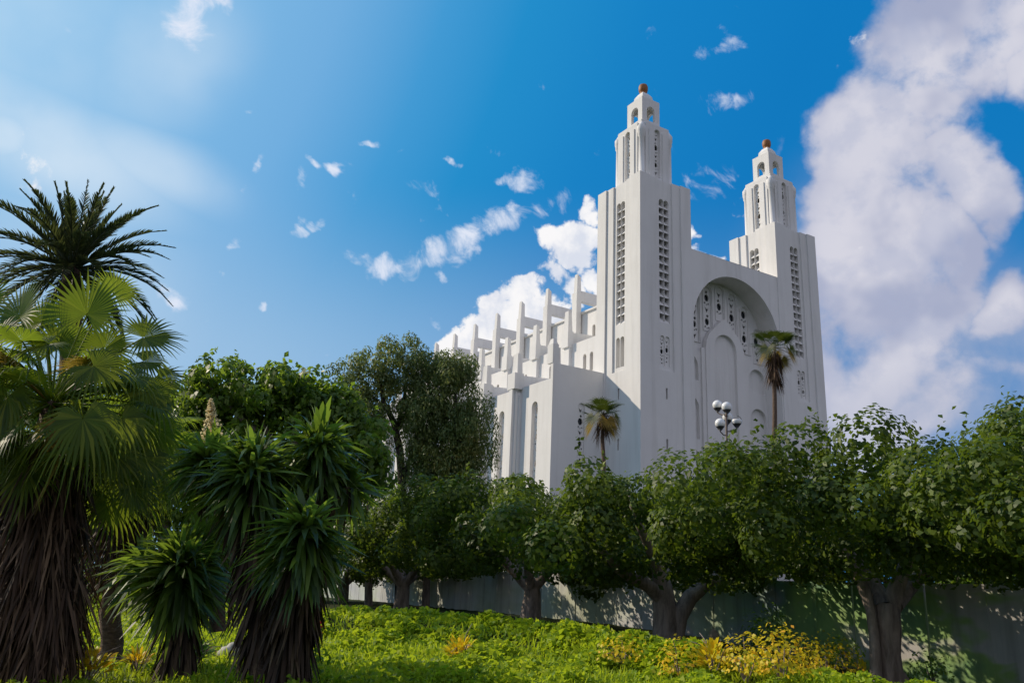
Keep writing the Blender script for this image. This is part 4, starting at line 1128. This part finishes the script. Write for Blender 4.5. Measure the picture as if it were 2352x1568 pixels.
def date_palm():
    rng = np.random.default_rng(70)
    v = 30.0; heart = at(165, 612, v); base = at(150, 1400, v); base[2] = wz(base) - .1
    root = empty('date_palm', base, 'dark date palm with arching feather fronds rising above the fan palm', 'palm tree')
    h = heart - base
    mb = MB(); mb.tube([h * t for t in np.linspace(0, 1, 10)], [0.42, 0.36, 0.34, 0.34, 0.33, 0.33, 0.33, 0.34, 0.4, 0.3], 14, 0, True, True, 0.14, rng)
    mb.build('trunk', [M['palmbark']], root)
    n = 74
    for k in range(n):
        a = 2.39996 * k; e = -0.85 + 2.3 * ((k + 0.5) / n) ** 0.9
        L = rng.uniform(3.5, 4.2) * (1.0 if e < 1.0 else 0.84); az = np.array([math.cos(a), math.sin(a), 0])
        pts = []; d = az * math.cos(e) + np.array([0, 0, math.sin(e)]); p = h + az * 0.2; m = 12
        for i in range(m + 1):
            pts.append(p.copy()); p = p + d * L / m
            d = d - np.array([0, 0, 1.0]) * (0.035 + 0.075 * i / m) * (0.55 + 0.8 * math.cos(e)); d /= np.linalg.norm(d)
        pts = np.array(pts)
        nl = 64; ts = np.linspace(0.14, 0.99, nl); B = []; Dv = []; Ln = []
        for t in ts:
            x = t * m; i = min(int(x), m - 1); q = pts[i] + (pts[i + 1] - pts[i]) * (x - i); tg = pts[i + 1] - pts[i]; tg /= np.linalg.norm(tg)
            s = np.cross(tg, np.array([0, 0, 1.0])); s /= np.linalg.norm(s) + 1e-9; u = np.cross(s, tg)
            for sg in (-1, 1):
                B.append(q); Dv.append(tg * 0.95 + s * sg * 0.55 + u * 0.32 + rng.normal(size=3) * .09); Ln.append(0.50 * math.sin(min(1, t * 1.05 + .12) * math.pi) ** 0.55 + 0.1)
        V1, F1 = strip_leaves(np.array(B), np.array(Dv), np.array(Ln), 0.052, rng, 0.10, 4)
        pm = MB(); pm.tube(pts[::2], list(np.linspace(0.045, 0.010, len(pts[::2]))), 4, 0, False)
        V2, F2 = cat_meshes([(V1, F1), (np.array(pm.v), np.array(pm.f))])
        mesh_np('frond', V2, F2, M['date'], root)
date_palm()

# ------------------------------------------------------------------ yuccas
def rosette(c, n, L, rng, w=0.088, lo=-1.25, hi=1.45, axis=(0, 0, 1.0)):
    a = rng.uniform(0, 2 * math.pi, n); e = lo + (hi - lo) * rng.random(n) ** 0.9
    d = np.stack([np.cos(a) * np.cos(e), np.sin(a) * np.cos(e), np.sin(e)], 1)
    tl = rng.normal(size=3) * 0.22; d = d + np.cross(np.tile(tl, (n, 1)), d)
    base = np.array(c) + d * 0.06
    low = e < 0
    ln = L * 1.1 * rng.uniform(0.7, 1.12, n) * np.where(low, 1.05, 1.0)
    return strip_leaves(base, d, ln, w * rng.uniform(.8, 1.2, n), rng, np.where(low, 0.12, 0.22 + 0.65 * rng.random(n) ** 1.8), 4)

def yucca(base, stems, seed, label, spike=None):
    rng = np.random.default_rng(seed)
    base = np.array(base); base[2] = wz(base) - 0.08
    root = empty('yucca', base, label, 'yucca', 'yuccas on the lawn')
    mb = MB()
    for (pts, rs, ros, dead) in stems:
        P = [np.array(p) - base for p in pts]
        mb.tube(P, rs, 10, 0, True, True, 0.1, rng)
    mb.build('stem', [M['palmbark']], root)
    for (pts, rs, ros, dead) in stems:
        top = np.array(pts[-1]) - base; P = [np.array(p) - base for p in pts]
        parts = []
        for (off, n, L) in ros:
            parts.append(rosette(top + np.array(off), n, L, rng))
        V, F = cat_meshes(parts); mesh_np('leaf_rosette', V, F, M['yucca'], root)
        if dead:
            n, zlo, L = dead
            t = rng.random(n); zz = zlo + (top[2] - zlo) * t
            idx = np.array([np.interp(z_, [p[2] for p in P], [p[0] for p in P]) for z_ in zz]); idy = np.array([np.interp(z_, [p[2] for p in P], [p[1] for p in P]) for z_ in zz])
            a = rng.uniform(0, 2 * math.pi, n); R0 = 0.10 + 0.14 * rng.random(n)
            B = np.stack([idx + np.cos(a) * R0, idy + np.sin(a) * R0, zz], 1)
            D_ = np.stack([np.cos(a) * 0.28, np.sin(a) * 0.28, -np.ones(n)], 1) + rng.normal(size=(n, 3)) * 0.1
            ln = np.minimum(L * rng.uniform(.7, 1.1, n), zz + 0.02)
            V, F = strip_leaves(B, D_, ln, 0.06, rng, 0.02, 4); mesh_np('dry_leaves', V, F, M['yuccadead'], root)
            hi = zz > top[2] - 0.45
            Bh = B[hi] + np.stack([np.cos(a[hi]), np.sin(a[hi]), 0 * a[hi]], 1) * 0.10; Dh = D_[hi] + np.stack([np.cos(a[hi]), np.sin(a[hi]), 0 * a[hi]], 1) * 0.35
            V, F = strip_leaves(Bh, Dh, np.minimum(ln[hi], 0.6), 0.075, rng, 0.10, 4); mesh_np('hanging_leaves', V, F, M['yucca'], root)
    if spike is not None:
        s0, s1 = np.array(spike[0]) - base, np.array(spike[1]) - base
        n = 700; t = rng.random(n)
        P = s0 + (s1 - s0) * (0.25 + .75 * t)[:, None] + sphere_dirs(n, rng) * (0.24 * (1.1 - t))[:, None] * rng.random((n, 1))
        V, F = leaf_quads(P, rng.normal(size=(n, 3)), 0.06, rng, 0.7)
        sm = MB(); sm.tube([s0, s1], [0.02, 0.01], 4, 0, False)
        V, F = cat_meshes([(V, F), (np.array(sm.v), np.array(sm.f))]); mesh_np('flower_spike', V, F, M['cream'], root)

v = 11.5
yucca(at(600, 1535, v), [([at(603, 1545, v), at(600, 1400, v), at(592, 1250, v), at(578, 1085, v)], [0.19, 0.15, 0.13, 0.09], [((0, 0, 0), 230, 0.78), ((0, 0, .16), 60, 0.72), ((0, 0, -.25), 120, 0.8)], (420, 0.75, 0.6)),
                         ([at(596, 1280, v), at(520, 1140, v + .3), at(478, 1065, v + .4)], [0.11, 0.09, 0.07], [((0, 0, 0), 130, 0.62)], (60, 1.5, 0.5))],
      80, 'tall thick yucca with a brown shaggy stem, its head level with the cream flower spike', None)
v = 11.9
yucca(at(672, 1530, v), [([at(680, 1545, v), at(690, 1400, v), at(712, 1250, v), at(728, 1040, v + .2)], [0.16, 0.13, 0.11, 0.08], [((0, 0, 0), 200, 0.70), ((0, 0, .18), 50, 0.7), ((0, 0, -.22), 90, 0.7)], (160, 1.3, 0.5)),
                         ([at(680, 1420, v - .4), at(688, 1330, v - .9), at(700, 1215, v - 1.1)], [0.12, 0.1, 0.08], [((0, 0, 0), 200, 0.68), ((0, 0, -.25), 90, 0.66)], (420, 0.25, 0.7)),
                         ([at(714, 1230, v), at(770, 1160, v + .3), at(800, 1120, v + .4)], [0.09, 0.08, 0.06], [((0, 0, 0), 110, 0.55)], (30, 1.6, 0.4))],
      81, 'many headed yucca with dark hanging leaves, right of the shaggy brown stem', None)
v = 13.2
yucca(at(410, 1480, v), [([at(410, 1490, v), at(412, 1400, v), at(415, 1300, v)], [0.16, 0.13, 0.1], [((0, 0, 0), 260, 0.86), ((0.0, 0, -.2), 160, 0.9)], (260, 0.2, 0.75)),
                         ([at(415, 1380, v), at(450, 1300, v + .5), at(468, 1250, v + .6)], [0.1, 0.08, 0.06], [((0, 0, 0), 120, 0.7)], None),
                         ([at(405, 1400, v), at(350, 1330, v + .3), at(330, 1300, v + .4)], [0.1, 0.08, 0.06], [((0, 0, 0), 110, 0.7)], None)],
      82, 'short bushy yucca with blackish leaves between the big fan palm and the tall yuccas', None)
v = 14.2
yucca(at(500, 1440, v), [([at(500, 1450, v), at(496, 1250, v), at(490, 1060, v)], [0.13, 0.11, 0.08], [((0, 0, 0), 150, 0.75)], (120, 1.2, 0.6))],
      83, 'yucca carrying a cream flower spike, mostly hidden behind the tall thick one', (at(489, 1050, v), at(484, 918, v)))

# ------------------------------------------------------------------ street lamp
M['pole'] = mat_plain('brown_painted_metal', (0.10, 0.075, 0.06), 0.5, 0.2, 6, 0.5)
M['globe'] = mat_plain('white_globe', (0.78, 0.77, 0.74), 0.25, 0.04, 3, 0.5, 0.0)
M['cup'] = mat_plain('black_metal', (0.025, 0.024, 0.024), 0.5, 0.2, 6, 0.5)
def street_lamp():
    v = 40.0
    base = at(1676, 1400, v); base[2] = wz(base)
    root = empty('street_lamp', base, 'slim street lamp with a cluster of white globes in black cups before the great arch', 'street lamp')
    top = at(1668, 953, v) - base
    mb = MB(); mb.tube([(0, 0, 0), (0, 0, 1.0), top * 0.5, top], [0.11, 0.075, 0.06, 0.06], 10)
    mb.tube([top - np.array([0, 0, .05]), top + np.array([0, 0, .12])], [0.09, 0.03], 10)
    mb.build('pole', [M['pole']], root)
    R0 = 0.25
    gl = [((1669, 934), 0.0, True), ((1648, 930), 0.45, True), ((1654, 972), -.3, True), ((1671, 958), 0.55, True), ((1692, 966), -.1, False)]
    for (px, dv, full) in gl:
        c = at(px[0], px[1], v + dv) - base
        g = MB()
        prof = [(R0 * math.sin(t), -R0 * math.cos(t)) for t in np.linspace(0.55, math.pi - 0.02, 12)] if full else [(R0 * math.sin(t), -R0 * math.cos(t)) for t in np.linspace(0.3, 1.75, 8)]
        g.lathe(tuple(c), prof, 18); go = g.build('globe', [M['globe']], root)
        k = MB(); k.lathe(tuple(c), [(0.07, -R0 - .1), (R0 * .62, -R0 * .93), (R0 * .80, -R0 * .72), (R0 * .82, -R0 * .5), (R0 * .66, -R0 * .5)], 16); k.build('cup', [M['cup']], go)
        if not full:
            k = MB(); k.tube([c + np.array([0, 0, .0]) + R0 * (math.cos(t) * _rt + math.sin(t) * np.array([0, 0, 1.0])) for t in np.linspace(-0.6, 1.4, 8)], [0.015] * 8, 5); k.build('broken_rim', [M['cup']], go)
        foot = c + np.array([0, 0, -R0 - .1])
        if np.linalg.norm(foot[:2] - top[:2]) > 0.1:
            hp = top * ((foot[2] - .18) / top[2])
            a = MB(); a.tube([hp, (hp + foot) / 2 + np.array([0, 0, -.1]), foot + np.array([0, 0, -.05]), foot + np.array([0, 0, .05])], [0.03] * 4, 6); a.build('arm', [M['pole']], root)
street_lamp()

# ------------------------------------------------------------------ ground cover
def sprawl():
    rng = np.random.default_rng(90)
    n = 230000
    r = rng.uniform(-0.70, 0.70, n)
    vc = np.interp(r, _cr, _cv)
    t = rng.random(n)
    v = 6.5 + (np.maximum(vc + 2.5, 9.5) - 6.5) * t ** 0.85
    u = r * v
    # thinner on the left lawn far away, patchy clumps
    pat = np.sin(u * 1.7 + 2.1 * np.sin(v * .9)) * np.sin(v * 1.3 + 1.4 * np.sin(u * 1.1)) + 0.6 * np.sin(u * 4.1 + v * 2.3) * np.sin(v * 3.7 - u * 1.9)
    hole = np.sin(u * 2.6 + 1.3 * np.sin(v * 1.7)) * np.sin(v * 2.3 + 1.1 * np.sin(u * 2.1 + 1.0)) < -0.55
    keep = (~hole | (rng.random(n) < 0.06)) & (rng.random(n) < np.clip(0.62 + 0.55 * pat, 0.05, 1)) & ((r > -0.24) | (rng.random(n) < 0.7))
    u, v, r, pat = u[keep], v[keep], r[keep], pat[keep]
    m = len(u)
    vcc = np.interp(r, _cr, _cv)
    hgt = np.clip(0.15 + 0.19 * pat + 0.12 * np.exp(-((v - vcc) / 0.8) ** 2), 0.02, 0.42) * np.where(r > -0.24, 1.0, 0.55)
    z = gz(u, v) + hgt * rng.random(m) ** 0.6
    P = u[:, None] * _rt + v[:, None] * _fh; P[:, 2] = z
    Nn = np.array([0, 0, 0.8]) + rng.normal(size=(m, 3)) * 0.65
    size = rng.uniform(0.05, 0.135, m) * np.clip(v / 12, 0.75, 1.5)
    V, F = leaf_quads(P, Nn, size, rng, 0.7)
    o = mesh_np('ground_cover', V, F, M['cover'])
    tag(o, 'bright green leafy ground cover sprawling over the bank', None, None, 'stuff')
    # grass blades through it, and over the lawn
    n = 60000
    r = rng.uniform(-0.70, 0.66, n); vc = np.interp(r, _cr, _cv)
    v = 6.5 + (vc + 4.0 - 6.5) * rng.random(n) ** 0.8; u = r * v
    B = u[:, None] * _rt + v[:, None] * _fh; B[:, 2] = gz(u, v)
    d = rng.normal(size=(n, 3)) * 0.45 + np.array([0, 0, 1.0])
    V, F = strip_leaves(B, d, rng.uniform(0.15, 0.42, n), 0.016 * np.clip(v / 10, .8, 2), rng, 0.35, 3)
    o = mesh_np('grass', V, F, M['cover'])
    tag(o, 'long green grass between the plants', None, None, 'stuff')
sprawl()

YB = 'yellow leaved bushes in the foreground'
def bush(name, x, y, v, wpx, hpx, mat, seed, label, cat, group=None, n=500, size=0.12, tall=0.5, long=False):
    rng = np.random.default_rng(seed)
    v = hit(x, min(y, 1584) - 8)
    base = at(x, y, v); base[2] = wz(base); s = v / FPX; base[2] += 0.18; rx = wpx * s / 2 * 1.3; h = hpx * s * 1.35
    root = empty(name, base, label, cat, group)
    d = sphere_dirs(n, rng); d[:, 2] = np.abs(d[:, 2]); q = rng.uniform(0.45, 1.0, (n, 1))
    P = d * q * np.array([rx, rx * .8, h])
    if long:
        V, F = strip_leaves(np.abs(P) * 0 + P * 0.45, d + np.array([0, 0, .5]), size * rng.uniform(.7, 1.4, n), size * 0.30, rng, 0.4, 4)
    else: V, F = leaf_quads(P, d + rng.normal(size=(n, 3)) * 0.5 + np.array([0, 0, .3]), size * rng.uniform(.6, 1.3, n), rng, 0.6)
    mesh_np('foliage', V, F, M[mat], root)
    mb = MB()
    for k in range(9):
        p = P[int(rng.random() * n)]; mb.tube([(0, 0, -.2), p * 0.5 + np.array([0, 0, h * .15]), p], [0.014, 0.01, 0.005], 5)
    mb.build('stems', [M['bark']], root)
bush('yellow_bush', 1055, 1540, 9.6, 120, 70, 'yellow', 101, 'yellow and orange leaved bush alone in the middle of the green bank', 'bush', YB, 150, 0.17, long=True)
bush('yellow_bush', 1430, 1548, 10.5, 120, 44, 'yellow', 102, 'thin patch of orange yellow leaves left of the golden upright bush', 'bush', YB, 240, 0.09)
bush('yellow_bush', 1640, 1566, 10.0, 130, 84, 'yellow', 103, 'golden bush with upright curling leaves below the green panel of the wall', 'bush', YB, 170, 0.17, long=True)
bush('yellow_bush', 1800, 1590, 9.2, 170, 80, 'yellow', 104, 'dense golden yellow bush below the feathery light green one', 'bush', YB, 560, 0.085)
bush('yellow_bush', 1905, 1590, 9.0, 150, 72, 'yellow', 105, 'yellow bush mixed with pink tips nearest the twin trunked fig tree', 'bush', YB, 480, 0.08)
bush('yellow_bush', 1985, 1600, 8.4, 90, 56, 'yellow', 106, 'low yellow sprig at the bottom edge before the twin grey trunks', 'bush', YB, 70, 0.16, long=True)
bush('yellow_bush', 190, 1598, 8.6, 190, 70, 'yellow', 107, 'yellow green leafy bush at the foot of the big fan palm', 'bush', YB, 130, 0.16, long=True)
bush('yellow_bush', 60, 1610, 8.4, 90, 60, 'yellow', 108, 'small yellow leaved plant in the bottom left corner', 'bush', YB, 60, 0.15, long=True)
bush('yellow_bush', 1560, 1580, 10, 100, 60, 'yellow', 121, 'small yellow bush just left of the golden upright one', 'bush', YB, 260, 0.085)
bush('yellow_bush', 1715, 1580, 10, 130, 64, 'yellow', 122, 'yellow bush filling the dip between the golden upright bush and the dense one', 'bush', YB, 300, 0.085)
bush('yellow_bush', 1860, 1556, 10, 110, 42, 'yellow', 123, 'yellow bush behind the dense golden one, close to the twin trunks', 'bush', YB, 300, 0.08)
bush('yellow_bush', 310, 1560, 10, 90, 40, 'yellow', 124, 'yellow sprig on the lawn below the short bushy yucca', 'bush', YB, 70, 0.15, long=True)
GB = 'bright green feathery plants in the foreground'
bush('feathery_plant', 1765, 1512, 11.0, 120, 74, 'fern', 109, 'feathery light green plant standing tallest before the grey wall panel', 'plant', GB, 520, 0.11)
bush('feathery_plant', 2145, 1592, 8.8, 90, 52, 'fern', 110, 'small feathery green plant right of the twin trunked fig tree', 'plant', GB, 200, 0.10)
bush('feathery_plant', 1940, 1545, 9.8, 90, 46, 'fern', 111, 'leafy green shoots between the yellow bushes and the fig trunk', 'plant', GB, 200, 0.12)
bush('feathery_plant', 690, 1588, 9.0, 90, 66, 'fern', 112, 'broad leaved green plant at the foot of the yuccas', 'plant', GB, 150, 0.12)
bush('feathery_plant', 440, 1545, 11.0, 120, 52, 'fern', 113, 'yellowish green shoots in front of the short bushy yucca', 'plant', GB, 90, 0.2, long=True)

# stones, litter and a red flower by the yuccas
def stone(x, y, v, w, h, seed, label, col):
    rng = np.random.default_rng(seed)
    v = hit(x, min(y, 1566)); p = at(x, y, v); p[2] = wz(p) + 0.06; s = v / FPX
    import bmesh
    bm = bmesh.new(); bmesh.ops.create_icosphere(bm, subdivisions=3, radius=1.0)
    for q in bm.verts:
        k = 1 + 0.12 * math.sin(5 * q.co.x + seed) * math.cos(4 * q.co.y) + 0.08 * math.sin(9 * q.co.z + q.co.x * 6) + rng.normal() * 0.012
        q.co = Vector((q.co.x * k * w * s / 2, q.co.y * k * w * s / 2.6, max(q.co.z, -0.4) * k * h * s * 0.7))
    for f in bm.faces: f.smooth = True
    me = bpy.data.meshes.new('stone'); bm.to_mesh(me); bm.free(); me.materials.append(mat_plain('stone_' + str(seed), col, 0.85, 0.2, 9, 0.2, 0.6))
    o = link('stone', me, None, tuple(p)); tag(o, label, 'stone')
stone(530, 1512, 11.0, 58, 34, 1, 'pale rounded stone beside the brown foot of the tall yucca', (0.42, 0.40, 0.34))
stone(440, 1512, 11.4, 46, 18, 2, 'flat grey stone under the short bushy yucca', (0.36, 0.36, 0.37))
stone(4, 1580, 8.0, 46, 60, 3, 'pinkish stone cut by the bottom left corner', (0.48, 0.36, 0.31))
stone(1640, 1475, 12.0, 28, 34, 4, 'small sandy stone poking out above the golden bush', (0.45, 0.36, 0.26))
M['red'] = mat_leaf('red_petals', [(0.0, (0.35, 0.02, 0.012)), (1.0, (0.6, 0.06, 0.03))], (0.6, 0.05, 0.03), 0.25)
bush('red_flower', 727, 1480, 11.3, 26, 26, 'red', 114, 'small red flower at the right foot of the yuccas', 'flower', None, 40, 0.07)
def litter():
    p = at(480, 1508, hit(480, 1508)); p[2] = wz(p) + 0.10
    mb = MB(); rng = np.random.default_rng(4)
    pts = [(math.cos(a) * 0.13 * (1 + .25 * math.sin(3 * a)), math.sin(a) * 0.08, 0.02 * math.sin(4 * a)) for a in np.linspace(0, 2 * math.pi, 14)[:-1]]
    top = [(x * .5, y * .5, 0.06 + 0.02 * math.sin(7 * x * 9)) for x, y, z in pts]
    n = len(pts); mb.add(pts + top, [(i, (i + 1) % n, n + (i + 1) % n, n + i) for i in range(n)] + [tuple(range(n, 2 * n))], 0, True)
    o = mb.build('litter', [mat_plain('red_plastic', (0.5, 0.09, 0.08), 0.4, 0.2, 9)], None, tuple(p))
    tag(o, 'crumpled red plastic wrapper lying between the two stones', 'litter')
litter()
